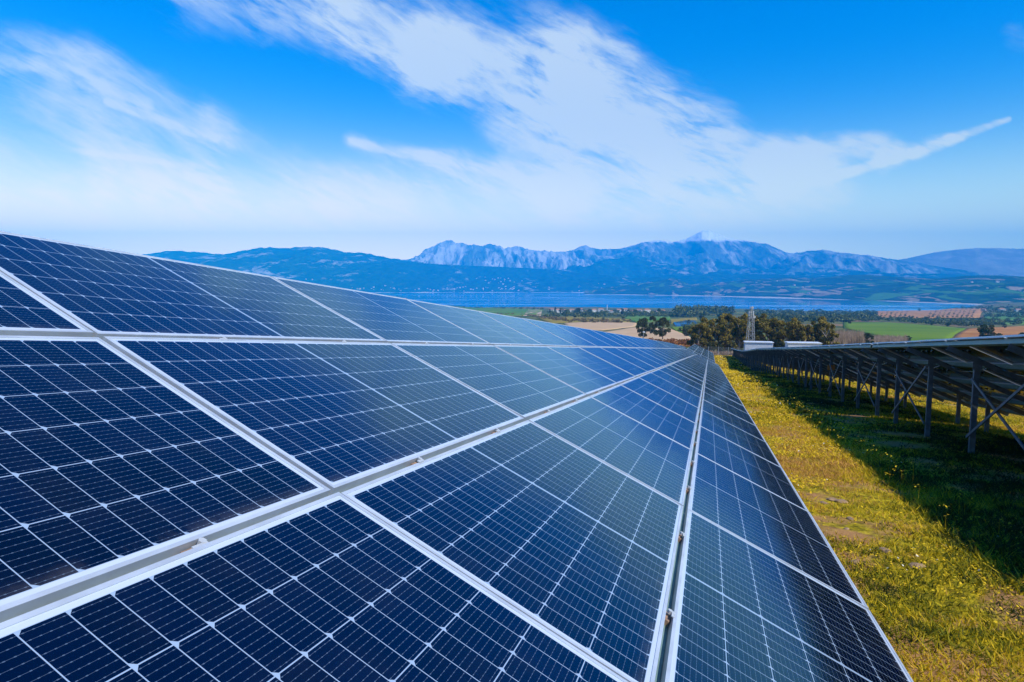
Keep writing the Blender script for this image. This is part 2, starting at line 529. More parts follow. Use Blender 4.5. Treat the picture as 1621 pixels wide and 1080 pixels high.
    out = [n for n in N.t.nodes if n.type == 'OUTPUT_MATERIAL'][0]
    N.l(mx.outputs[0], out.inputs['Surface'])
    return m
M_CELL = mat_cells()
def mat_back():
    m, N, b = newmat('module_back_sheet')
    tc = N.n('ShaderNodeTexCoord')
    n = N.noise(tc.outputs['Object'], 4, 3, 0.6)
    N.l(N.mix(n.outputs['Fac'], (0.010, 0.009, 0.008), (0.020, 0.017, 0.015)), b.inputs['Base Color'])
    setb(b, Roughness=0.13)
    return m
M_BACK = mat_back()

def mat_ground():
    m, N, b = newmat('meadow_ground')
    tc = N.n('ShaderNodeTexCoord')
    P = tc.outputs['Object']
    fine = N.noise(P, 9.0, 6, 0.7).outputs['Fac']
    mid = N.noise(P, 0.9, 5, 0.6).outputs['Fac']
    big = N.noise(P, 0.012, 5, 0.6).outputs['Fac']
    huge = N.noise(P, 0.0035, 6, 0.65, 0.5).outputs['Fac']
    soil = N.mix(fine, (0.22, 0.11, 0.035), (0.45, 0.24, 0.10))
    gr = N.mix(N.ss(fine, .35, .65), (0.09, 0.075, 0.004), (0.45, 0.34, 0.012))
    near = N.mix(N.ss(mid, 0.46, 0.60), gr, soil)
    # farther off: pasture, scrub, ploughed strips
    pas = N.mix(N.ss(big, 0.35, 0.65), (0.05, 0.085, 0.012), (0.15, 0.14, 0.03))
    pas = N.mix(N.ss(huge, 0.52, 0.60), pas, (0.22, 0.13, 0.06))
    pas = N.mix(N.ss(N.noise(P, 0.03, 6, 0.7).outputs['Fac'], 0.50, 0.58), pas, (0.025, 0.04, 0.014))
    d = N.vm('LENGTH', P)
    col = N.mix(N.ss(d, 150.0, 230.0), near, pas)
    N.l(col, b.inputs['Base Color'])
    setb(b, Roughness=0.95)
    b.inputs['Specular IOR Level'].default_value = 0.1
    bp = N.n('ShaderNodeBump')
    bp.inputs['Distance'].default_value = 0.03
    N.l(fine, bp.inputs['Height'])
    N.l(bp.outputs[0], b.inputs['Normal'])
    return m
M_GROUND = mat_ground()

def mat_attr(name, stops, trans=0.25, rough=0.7, attr='tone', lscale=None):
    """foliage whose colour runs along `stops` by a per-leaf attribute"""
    m, N, b = newmat(name)
    a = N.n('ShaderNodeAttribute', attribute_name=attr)
    cr = N.n('ShaderNodeValToRGB')
    els = cr.color_ramp.elements
    while len(els) < len(stops):
        els.new(0.5)
    for e, (p, c) in zip(els, stops):
        e.position = p; e.color = (*c, 1)
    N.l(a.outputs['Fac'], cr.inputs[0])
    N.l(cr.outputs[0], b.inputs['Base Color'])
    setb(b, Roughness=rough)
    b.inputs['Specular IOR Level'].default_value = 0.2
    if trans > 0:
        out = [n for n in N.t.nodes if n.type == 'OUTPUT_MATERIAL'][0]
        tr = N.n('ShaderNodeBsdfTranslucent')
        N.l(cr.outputs[0], tr.inputs[0])
        mx = N.n('ShaderNodeMixShader')
        mx.inputs[0].default_value = trans
        N.l(b.outputs[0], mx.inputs[1]); N.l(tr.outputs[0], mx.inputs[2])
        N.l(mx.outputs[0], out.inputs['Surface'])
    return m
M_GRASS = mat_attr('grass_blades', [(0, (0.018, 0.030, 0.003)), (.25, (0.17, 0.18, 0.005)), (.6, (0.62, 0.44, 0.008)), (.85, (0.66, 0.44, 0.02)), (1, (0.52, 0.29, 0.06))], 0.3)  # darkest stop deepens the shade painted under the right row
M_PETAL = mat_attr('yellow_petals', [(0, (0.62, 0.40, 0.008)), (.8, (0.80, 0.55, 0.02)), (1, (0.75, 0.72, 0.6))], 0.25)
M_LEAF_E = mat_attr('eucalyptus_leaves', [(0, (0.065, 0.062, 0.012)), (.5, (0.20, 0.165, 0.03)), (1, (0.42, 0.29, 0.05))], 0.35)
M_LEAF_D = mat_attr('dark_evergreen_leaves', [(0, (0.025, 0.032, 0.010)), (.6, (0.070, 0.080, 0.020)), (1, (0.15, 0.14, 0.04))], 0.2)
M_LEAF_S = mat_attr('scrub_leaves', [(0, (0.025, 0.036, 0.010)), (.5, (0.085, 0.105, 0.022)), (1, (0.26, 0.25, 0.06))], 0.15)
M_TWIG = mat_attr('bare_twigs', [(0, (0.13, 0.09, 0.06)), (.6, (0.26, 0.18, 0.12)), (1, (0.40, 0.28, 0.20))], 0.1)

def mat_field(name, c1, c2, scale=0.05, stripes=None, sd=(1, 0)):
    m, N, b = newmat(name)
    tc = N.n('ShaderNodeTexCoord')
    n = N.noise(tc.outputs['Object'], scale, 6, 0.65)
    col = N.mix(N.ss(n.outputs['Fac'], 0.3, 0.7), c1, c2)
    if stripes:
        w, cs = stripes
        sep = N.n('ShaderNodeSeparateXYZ')
        N.l(tc.outputs['Object'], sep.inputs[0])
        q = N.m('ADD', N.m('MULTIPLY', sep.outputs[0], sd[0] / w), N.m('MULTIPLY', sep.outputs[1], sd[1] / w))
        q = N.m('ADD', q, N.m('MULTIPLY', n.outputs['Fac'], 0.6))
        f = N.m('ABSOLUTE', N.m('SUBTRACT', N.m('FRACT', q), 0.5))
        col = N.mix(N.ss(f, 0.18, 0.30), col, cs)
    N.l(col, b.inputs['Base Color'])
    setb(b, Roughness=0.95)
    b.inputs['Specular IOR Level'].default_value = 0.1
    return m

def mat_hills(name, forest1, forest2, rock, fields=None, str3=(1.0, 0.45, 2.2), snow=None, rockamt=(0.52, 0.62), scale=1.0, beach=True, green=None):
    m, N, b = newmat(name)
    tc = N.n('ShaderNodeTexCoord')
    geo = N.n('ShaderNodeNewGeometry')
    P = tc.outputs['Object']
    sep = N.n('ShaderNodeSeparateXYZ'); N.l(P, sep.inputs[0])
    Z = sep.outputs[2]
    Ps = N.vm('MULTIPLY', P, str3)
    a = N.noise(Ps, 0.0011 * scale, 9, 0.66, 0.3).outputs['Fac']
    c = N.noise(Ps, 0.0052 * scale, 7, 0.7, 0.6).outputs['Fac']
    col = N.mix(N.ss(c, 0.35, 0.65), forest1, forest2)
    rk = N.m('ADD', N.m('MULTIPLY', a, 0.6), N.m('MULTIPLY', c, 0.4))
    col = N.mix(N.ss(rk, rockamt[0], rockamt[1]), col, rock)
    if fields:
        f = N.noise(Ps, 0.0028 * scale, 6, 0.6, 0.8).outputs['Fac']
        msk = N.m('MULTIPLY', N.ss(f, 0.56, 0.60), N.m('SUBTRACT', 1.0, N.ss(Z, fields[1], fields[2])))
        col = N.mix(msk, col, N.mix(N.ss(c, 0.4, 0.6), fields[0], tuple(q * 0.55 for q in fields[0])))
    if green:
        f = N.noise(N.vm('ADD', Ps, (5000, 300, 0)), 0.0020 * scale, 5, 0.6, 0.8).outputs['Fac']
        msk = N.m('MULTIPLY', N.ss(f, 0.56, 0.60), N.m('SUBTRACT', 1.0, N.ss(Z, -40, 40)))
        col = N.mix(msk, col, green)
    if snow:
        zz = N.m('ADD', Z, N.m('MULTIPLY', N.m('SUBTRACT', c, 0.5), 170.0))
        nz = N.n('ShaderNodeSeparateXYZ'); N.l(geo.outputs['Normal'], nz.inputs[0])
        col = N.mix(N.ss(zz, snow - 22, snow + 22), col, (0.90, 0.90, 0.90))
    if beach:
        zz = N.m('ADD', Z, N.m('MULTIPLY', N.m('SUBTRACT', a, 0.5), 22.0))
        col = N.mix(N.m('SUBTRACT', 1.0, N.ss(zz, LAKE_Z + 1.0, LAKE_Z + 3.5)), col, (0.50, 0.46, 0.38))
    N.l(col, b.inputs['Base Color'])
    setb(b, Roughness=1.0)
    b.inputs['Specular IOR Level'].default_value = 0.0
    return m

# ------------------------------------------------------------------ ground sheet, lake, hills
def polar_ground():
    az = np.concatenate([np.linspace(-math.pi, -0.85, 60, endpoint=False), np.linspace(-0.85, 0.85, 560, endpoint=False), np.linspace(0.85, math.pi, 60, endpoint=False)])
    rr = np.concatenate([np.linspace(0.4, 12, 110, endpoint=False), np.geomspace(12, 6900, 420)])
    A, Rr = np.meshgrid(az, rr)
    X = Rr * np.sin(A); Y = Rr * np.cos(A)
    Zg = ground_z(X, Y)
    V = np.stack([X, Y, Zg], -1).reshape(-1, 3)
    na, nr = len(az), len(rr)
    i, j = np.meshgrid(np.arange(nr - 1), np.arange(na), indexing='ij')
    j2 = (j + 1) % na
    q = np.stack([i * na + j, i * na + j2, (i + 1) * na + j2, (i + 1) * na + j], -1).reshape(-1, 4)[:, ::-1]
    V = np.vstack([V, [[0, 0, float(ground_z(0, 0))]]])
    me = np_mesh('ground', V, q, M_GROUND, nper=4, smooth=True)
    o = link('ground', me)
    tag(o, kind='structure')
    return o
polar_ground()

def lake():
    m, N, b = newmat('lake_water')
    tc = N.n('ShaderNodeTexCoord')
    n = N.noise(N.vm('MULTIPLY', tc.outputs['Object'], (1, 3.0, 1)), 0.02, 4, 0.6)
    w = N.noise(N.vm('MULTIPLY', tc.outputs['Object'], (1, 5.0, 1)), 0.0009, 5, 0.6)
    N.l(N.mix(w.outputs['Fac'], (0.0, 0.15, 0.38), (0.0, 0.20, 0.48)), b.inputs['Base Color'])
    N.l(N.m('ADD', 0.05, N.m('MULTIPLY', N.ss(w.outputs['Fac'], 0.45, 0.6), 0.16)), b.inputs['Roughness'])
    setb(b, IOR=1.33)
    bp = N.n('ShaderNodeBump'); bp.inputs['Distance'].default_value = 0.25; bp.inputs['Strength'].default_value = 0.10
    N.l(n.outputs['Fac'], bp.inputs['Height']); N.l(bp.outputs[0], b.inputs['Normal'])
    mb = MB()
    mb.add([(-9000, 900, LAKE_Z), (9000, 900, LAKE_Z), (9000, 8500, LAKE_Z), (-9000, 8500, LAKE_Z)], [(0, 1, 2, 3)])
    tag(mb.build('lake', m), kind='structure')
lake()

def hill(name, pts, dr, base, mat, rough=60, ridge_noise=14, nd=60, daz=0.0018, back=800, power=1.0, seed=0, fs=900.0, label=None, base_z=LAKE_Z - 4):
    """a real range of hills: ridge line `pts` (photo px) at distance dr, foot at distance base (number or px polyline)"""
    ax = [azel(x, y)[0] for x, y in pts]
    te = [math.tan(azel(x, y)[1]) for x, y in pts]
    az = np.arange(ax[0], ax[-1], daz)
    t_el = np.interp(az, ax, te)
    if isinstance(base, (list, tuple)):
        ba = [azel(x, 460)[0] for x, _ in base]
        bd = np.interp(az, ba, [d for _, d in base])
    else:
        bd = np.full_like(az, base)
    tt = np.concatenate([np.linspace(0, 1, nd), 1 + np.linspace(0, 1, 12)[1:]])
    A, Tt = np.meshgrid(az, tt)
    BD = np.broadcast_to(bd, A.shape)
    D = np.where(Tt <= 1, BD + (dr - BD) * Tt, dr + back * (Tt - 1))
    X = D * np.sin(A); Y = D * np.cos(A)
    zr = np.broadcast_to(t_el * dr, A.shape)
    rn = fbm(A * 90, A * 0 + seed, 5, seed, True) - .5
    zr = zr + ridge_noise * rn
    shape = np.where(Tt <= 1, Tt ** power, 1 - (Tt - 1) * 0.9)
    Zz = base_z + (zr - base_z) * shape
    env = np.sin(np.clip(Tt, 0, 1) * math.pi) ** 0.8
    g = fbm(X / fs, Y / (fs * 2.2), 6, seed + 3, True) - .55
    g2 = fbm(X / (fs * .25), Y / (fs * .6), 4, seed + 9, True) - .5
    Zz = Zz + env * rough * (g * 2.0 + g2 * 0.6)
    # keep the sight line clear of bumps that would stand above the drawn ridge
    lim = np.broadcast_to(t_el, A.shape) * D - 2
    Zz = np.where((Tt < 1), np.minimum(Zz, np.maximum(lim, base_z)), Zz)
    Zz = np.maximum(Zz, base_z - 2)
    V = np.stack([X, Y, Zz], -1).reshape(-1, 3)
    na, nr = len(az), len(tt)
    i, j = np.meshgrid(np.arange(nr - 1), np.arange(na - 1), indexing='ij')
    q = np.stack([i * na + j, i * na + j + 1, (i + 1) * na + j + 1, (i + 1) * na + j], -1).reshape(-1, 4)
    me = np_mesh(name, V, q, mat, nper=4, smooth=False)
    o = link(name, me)
    tag(o, label=label, kind='structure')
    return o

MH_L = mat_hills('wooded_hillside', (0.012, 0.035, 0.03), (0.03, 0.07, 0.05), (0.36, 0.34, 0.32), rockamt=(0.53, 0.62), scale=2.2)
MH_F = mat_hills('wooded_foothills', (0.010, 0.035, 0.035), (0.025, 0.065, 0.055), (0.30, 0.30, 0.28), rockamt=(0.55, 0.64), scale=2.6)
MH_M = mat_hills('rocky_mountain', (0.06, 0.10, 0.10), (0.15, 0.18, 0.18), (0.52, 0.51, 0.48), snow=None, str3=(2.4, 0.5, 0.6), rockamt=(0.44, 0.56), scale=0.9, beach=False)
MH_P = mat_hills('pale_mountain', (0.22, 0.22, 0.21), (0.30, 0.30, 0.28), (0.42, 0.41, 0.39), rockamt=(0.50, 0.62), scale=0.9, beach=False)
MH_S = mat_hills('snowy_mountain', (0.04, 0.08, 0.09), (0.14, 0.17, 0.17), (0.40, 0.40, 0.38), snow=585, str3=(2.0, 0.5, 0.9), rockamt=(0.48, 0.58), scale=0.9, beach=False)
MH_R = mat_hills('shore_hillside', (0.012, 0.028, 0.018), (0.030, 0.055, 0.028), (0.30, 0.25, 0.18), fields=((0.30, 0.23, 0.15), 0, 60), rockamt=(0.62, 0.72), scale=2.6, green=(0.06, 0.15, 0.03))

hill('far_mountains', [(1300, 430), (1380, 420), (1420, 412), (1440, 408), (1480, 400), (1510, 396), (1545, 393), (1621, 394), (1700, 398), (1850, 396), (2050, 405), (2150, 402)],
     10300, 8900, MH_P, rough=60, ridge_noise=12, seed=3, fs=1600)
hill('snowy_mountains', [(780, 425), (860, 405), (905, 397), (918, 390), (926, 388), (935, 392), (950, 395), (985, 394), (1010, 386), (1040, 380), (1055, 382), (1065, 384), (1085, 379), (1100, 371), (1112, 366), (1122, 365), (1132, 370), (1145, 373), (1160, 378), (1200, 385), (1212, 386), (1228, 392), (1245, 400), (1258, 401), (1285, 397), (1300, 396), (1340, 401), (1380, 405), (1425, 412), (1500, 424), (1600, 436), (1700, 444), (2100, 446)],
     9800, 7300, MH_S, rough=250, ridge_noise=22, seed=5, fs=620, nd=110, daz=0.0012, power=1.5)
hill('rocky_mountains', [(560, 440), (620, 418), (640, 413), (655, 408), (668, 400), (680, 393), (695, 386), (707, 381), (716, 382), (722, 387), (735, 386), (745, 388), (760, 391), (775, 387), (788, 391), (800, 393), (815, 391), (830, 394), (860, 398), (900, 399), (940, 403), (970, 409), (1010, 420), (1060, 436), (1100, 446)],
     9100, 7200, MH_M, rough=260, ridge_noise=52, seed=8, fs=420, nd=110, daz=0.0012, power=1.7)
hill('wooded_hills', [(-400, 401), (-200, 400), (0, 405), (120, 402), (180, 405), (200, 407), (235, 403), (265, 398), (300, 398), (330, 402), (355, 402), (380, 398), (410, 393), (430, 392), (450, 394), (480, 391), (500, 391), (520, 394), (550, 400), (580, 401), (600, 406), (625, 410), (650, 413), (700, 421), (780, 432), (850, 442), (920, 450)],
     8200, 6050, MH_L, rough=130, ridge_noise=24, seed=12, fs=900, power=0.85)
hill('middle_hills', [(800, 436), (850, 430), (890, 422), (930, 417), (960, 411), (985, 408), (1008, 405), (1025, 409), (1045, 416), (1075, 420), (1105, 415), (1135, 413), (1165, 420), (1200, 425), (1240, 428), (1290, 424), (1340, 427), (1400, 432), (1480, 434), (1600, 438), (1700, 443)],
     8500, 7150, MH_L, rough=110, ridge_noise=20, seed=41, fs=500, power=0.9)
hill('foothills', [(-700, 440), (0, 440), (300, 432), (500, 420), (600, 416), (640, 415), (700, 419), (800, 423), (880, 427), (940, 434), (1000, 440), (1100, 436), (1200, 434), (1300, 437), (1500, 444), (1700, 446)],
     7100, 5980, MH_F, rough=60, ridge_noise=8, seed=17, fs=600, power=0.8)
hill('shore_hills', [(925, 461), (960, 455), (1000, 451), (1016, 448), (1030, 446), (1045, 444), (1060, 441), (1070, 441), (1082, 446), (1092, 450), (1110, 449), (1140, 447), (1180, 443), (1240, 440), (1300, 440), (1340, 436), (1370, 435), (1420, 439), (1480, 441), (1530, 437), (1560, 436), (1621, 438), (1800, 436), (2200, 440), (2600, 440)],
     5350, [(900, 5100), (1000, 4900), (1100, 4650), (1200, 4300), (1300, 4000), (1400, 3750), (1500, 3450), (1600, 3200), (2600, 3000)], MH_R, rough=26, ridge_noise=5, seed=23, fs=420, power=0.8, nd=80, daz=0.0012, back=600)

# air between here and the mountains
def haze():
    m = bpy.data.materials.new('haze_air')
    m.use_nodes = True
    t = m.node_tree; t.nodes.clear()
    N = NT(t)
    out = N.n('ShaderNodeOutputMaterial')
    v = N.n('ShaderNodeVolumePrincipled')
    v.inputs['Color'].default_value = (0.0, 0.41, 1.0, 1)
    v.inputs['Absorption Color'].default_value = (0, 0, 0, 1)
    v.inputs['Density'].default_value = 1.55e-4
    v.inputs['Anisotropy'].default_value = -0.3
    N.l(v.outputs[0], out.inputs['Volume'])
    mb = MB()
    mb.box((0, 4150, (860 - 114) / 2), (24000, 14300, 860 + 114))
    tag(mb.build('haze', m), kind='stuff')
USE_HAZE = True
if USE_HAZE:
    haze()

# ------------------------------------------------------------------ solar tables
VOFF = -0.015
def frame_of_row(s0, lat_shift, zshift, cols0=0):
    pass
def panel_meshes():
    g = MB()   # glass laminate: top face with cells, back sheet below
    z = 0.0325
    g.add([(0.011, 0.011, z), (ML - 0.011, 0.011, z), (ML - 0.011, MW - 0.011, z), (0.011, MW - 0.011, z)], [(0, 1, 2, 3)], 0)
    z2 = 0.027
    g.add([(0.011, 0.011, z2), (ML - 0.011, 0.011, z2), (ML - 0.011, MW - 0.011, z2), (0.011, MW - 0.011, z2)], [(3, 2, 1, 0)], 1)
    jb = 0.05
    for x in (ML / 2 - 0.35, ML / 2, ML / 2 + 0.35):
        g.box((x, MW / 2, z2 - 0.012), (0.09, 0.05, 0.022), mi=1)
    gm = g.mesh('solar_panel', [M_CELL, M_BACK])
    f = MB()
    t = 0.012; h = 0.035
    # an L-shaped frame: lip on top, wall outside, foot inside
    for (x0, y0, x1, y1) in ((0, 0, ML, t), (0, MW - t, ML, MW), (0, t, t, MW - t), (ML - t, t, ML, MW - t)):
        f.box(((x0 + x1) / 2, (y0 + y1) / 2, h / 2), (x1 - x0, y1 - y0, h))
    for (x0, y0, x1, y1) in ((t, t, ML - t, t + .018), (t, MW - t - .018, ML - t, MW - t)):
        f.box(((x0 + x1) / 2, (y0 + y1) / 2, .0015), (x1 - x0, y1 - y0, .002))
    fm = f.mesh('panel_frame', M_FRAME)
    return gm, fm
GM, FM = panel_meshes()
ROT = Matrix(((UW[0], VW[0], NW[0]), (UW[1], VW[1], NW[1]), (UW[2], VW[2], NW[2])))
rj = random.Random(4)
def add_panels(root, org, c0, c1, P=None):
    """org: bottom near corner of column 0 of the table plane relative to the root"""
    for c in range(c0, c1):
        for r in range(4):
            p = org + UW * (c * 2.12 + MGU / 2) + VW * (VOFF + r * (MW + MG)) + NW * rj.uniform(-.001, .0015)
            jr = Matrix.Rotation(math.radians(rj.gauss(0, .10)), 3, 'X') @ Matrix.Rotation(math.radians(rj.gauss(0, .07)), 3, 'Y')
            mt = Matrix.Translation(Vector(p)) @ (ROT @ jr).to_4x4()
            o = link('solar_panel', GM, root)
            o.matrix_local = mt
            link('panel_frame', FM, o)
def add_rack(root, org, L, posts, ground_rel, braces=True, edge_bolts=True):
    """steel under the panels: purlins along the row, sloping rafters, rear and front posts, cross braces"""
    up = NW
    pv = [0.06, MW + MG / 2 + VOFF, 2 * (MW + MG) - MG / 2 + VOFF, 3 * (MW + MG) - MG / 2 + VOFF, 4.15]
    hN = -0.045
    for v in pv:
        a = org + UW * 0.03 + VW * v + NW * hN; b = org + UW * (L - 0.03) + VW * v + NW * hN
        mb = MB(); mb.chan(a, b, 0.07, 0.085, 0.006, up=NW)
        # small upstanding ribs that show in the gap between modules
        for k in (-0.020, 0.0, 0.020):
            mb.beam(a + NW * 0.044 + VW * k, b + NW * 0.044 + VW * k, 0.004, 0.005, up=NW)
        mb.build('purlin', M_RAIL, root)
    rear = []; front = []
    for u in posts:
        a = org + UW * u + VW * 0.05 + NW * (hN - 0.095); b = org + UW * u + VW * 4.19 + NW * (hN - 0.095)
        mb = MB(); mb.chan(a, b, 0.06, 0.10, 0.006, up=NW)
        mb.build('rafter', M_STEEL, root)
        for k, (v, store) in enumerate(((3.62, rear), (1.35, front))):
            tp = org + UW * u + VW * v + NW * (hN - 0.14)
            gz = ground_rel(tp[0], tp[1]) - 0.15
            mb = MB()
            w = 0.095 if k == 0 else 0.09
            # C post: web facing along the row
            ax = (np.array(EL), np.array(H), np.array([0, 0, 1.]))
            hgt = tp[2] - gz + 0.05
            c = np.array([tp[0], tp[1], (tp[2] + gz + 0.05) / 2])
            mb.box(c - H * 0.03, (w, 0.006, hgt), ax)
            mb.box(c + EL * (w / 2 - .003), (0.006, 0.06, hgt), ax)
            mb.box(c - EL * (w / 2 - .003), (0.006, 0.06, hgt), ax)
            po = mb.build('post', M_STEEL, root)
            b2 = MB()
            b2.box(np.array([tp[0], tp[1], tp[2] - 0.05]) - H * .036, (0.16, 0.008, 0.14), ax)
            for q in (-.04, .04):
                b2.box(np.array([tp[0], tp[1], tp[2] - 0.05]) - H * .046 + EL * q, (0.025, 0.014, 0.025), ax)
            b2.build('head_plate', M_STEEL, po)
            store.append((np.array([tp[0], tp[1], gz + .15]), tp))
    if braces:
        for i in range(0, len(rear) - 1, 2):
            (g0, t0), (g1, t1) = rear[i], rear[i + 1]
            for (p, q, off) in ((g0 + [0, 0, .35], t1 - [0, 0, .30], 0.075), (g1 + [0, 0, .35], t0 - [0, 0, .12], 0.10)):
                mb = MB(); mb.beam(p - EL * off, q - EL * off, 0.022, 0.05, up=(0, 0, 1)); mb.build('cross_brace', M_STEEL, root)
    pts = []
    for a, b in zip(posts[:-1], posts[1:]):
        for k in range(6):
            f = k / 6
            pts.append(org + UW * (a + (b - a) * f) + VW * 3.35 + NW * (hN - .05) - np.array([0, 0, .16 * math.sin(f * math.pi)]))
    mb = MB(); mb.tube(pts, [.011] * len(pts), 5); mb.build('cable', M_BACK, root)
    if edge_bolts:
        for u in posts:
            for v, dv in ((4.255, 1), (-0.025, -1)):
                p = org + UW * (u + .02) + VW * v + NW * -0.035
                mb = MB()
                mb.box(p, (0.035, 0.012, 0.035), (UW, VW, NW))
                mb.tube([p, p + VW * dv * 0.03], [0.012, 0.012], 6)
                mb.build('edge_bolt', M_BOLT, root)

def rel_ground(root):
    r = np.array(root)
    return lambda x, y: float(ground_z(x + r[0], y + r[1])) - r[2]

# ---- the long table the camera looks along
s_o = T0.dot(H); l_o = T0.dot(EL)
rt = row_pt(s_o, l_o)
big = empty('solar_table', rt, 'long table of blue solar panels filling the left half of the foreground', 'solar table', 'tables of the left row')
org1 = T0 - rt
add_panels(big, org1, -2, 23)
L1 = 25 * 2.12
add_rack(big, org1 - UW * 4.24, L1, [0.9 + 2.6 * i for i in range(20)], rel_ground(rt))
# clamps sitting in the gaps between the modules (nearest ones only show)
def clamp_mesh():
    mb = MB()
    mb.box((0, 0, -0.004), (0.07, 0.018, 0.045), mi=0)
    mb.tube([(0.01, 0, 0.028), (0.01, 0, 0.040)], [0.010, 0.010], 6, mi=1)
    mb.box((-0.005, -0.012, 0.0375), (0.045, 0.012, 0.003), mi=1)
    return mb.mesh('panel_clamp', [M_RUST, M_BOLT])
CM = clamp_mesh()
for r in (1, 2, 3):
    for c in range(-1, 15):
        for fu in (0.27, 0.73):
            p = org1 + UW * ((c + fu) * 2.12 + rj.uniform(-.03, .03)) + VW * (VOFF + r * (MW + MG) - MG / 2)
            o = link('panel_clamp', CM, big)
            o.matrix_local = Matrix.Translation(Vector(p)) @ ROT.to_4x4()

# ---- the standard table of seven columns, copied along both rows
def std_table():
    s0 = 5.25; lat = 8.23
    r = row_pt(s0, lat)
    t = empty('solar_table', r, 'x', 'solar table', 'x')
    base = EL * lat + H * s0
    zb = -1.44 - SLOPE * s0
    org = np.array([base[0], base[1], zb]) - r
    add_panels(t, org, 0, 7)
    add_rack(t, org, 7 * 2.12, [0.95 + 2.6 * i for i in range(6)], rel_ground(r))
    return t, np.array([base[0], base[1], zb])
std, std_c = std_table()
kids = kidmap(None)
root_off = np.array(std.location) - std_c        # root relative to the bottom near corner
def place(s0, lat, dz, label, group, first=False, slope=None):
    c = EL * lat + H * s0
    zb = -1.44 - SLOPE * s0 + dz
    o = std if first else copy_tree(std, kids)
    o.location = np.array([c[0], c[1], zb]) + root_off
    if slope is not None:
        o.rotation_euler = Matrix.Rotation(SLOPE + slope, 3, Vector(EL)).to_euler()
    tag(o, label, 'solar table', group)
    return o
ordn = ['first', 'second', 'third', 'fourth', 'fifth', 'sixth', 'seventh', 'eighth', 'ninth', 'tenth']
STEP = 14.84 * 0.995 + 0.16
OFFS = [0, -.06, -.10, -.11, -.14, -.32, -.42, -.32, -.12, .02]
near_names = {0: 'nearest table of the right row, seen from its dark underside at the frame edge',
              1: 'second table of the right row, seen from behind with thick posts'}
for i in range(9):
    s0 = 5.25 + i * STEP
    lab = near_names.get(i, '%s table from the front of the dark right row' % ordn[i])
    if i == 8:
        lab = 'farthest table of the dark right row beside the wire fence'
    place(s0, 8.23 + rj.uniform(-.05, .05) * (i > 1), OFFS[i], lab, 'tables of the right row', first=(i == 0), slope=-SLOPE + (OFFS[i + 1] - OFFS[i]) / 14.93)
place(5.25 - STEP, 8.23, 0.0, 'table of the right row that begins beyond the right frame edge', 'tables of the right row', slope=-SLOPE)
for i, (s0, dz, slp) in enumerate(((sl0 := s_o + 23 * 2.12 * 0.995 + 0.1, 0.04, -.106), (66.0, -.08, -.125), (81.2, -.58, -.084), (96.4, -.29, -.080), (111.6, .03, -.080), (126.8, .34, -.080))):
    lab = '%s short table after the long one in the left row' % ordn[i]
    if i == 5:
        lab = 'farthest table of the left row, a pale hump at the end of the grass strip'
    place(s0, l_o, dz, lab, 'tables of the left row', slope=slp)
place(157.0, -3.2, 0.35, 'small pale table end peeping over the left row in front of the red bank', 'tables of the left row', slope=-.09)

# small orange plate on one of the rear posts
sp = EL * 4.86 + H * 29.0
mb = MB()
z_ = float(ground_z(sp[0], sp[1])) + 1.25
mb.box((sp[0], sp[1], z_), (0.28, 0.03, 0.22), (EL, H, np.array([0, 0, 1.])))
mb.box((sp[0], sp[1] + .02, z_), (0.20, 0.10, 0.15), (EL, H, np.array([0, 0, 1.])))
tag(mb.build('warning_plate', M_SIGN), 'small orange plate fixed to a rear post of the right row', 'plate')

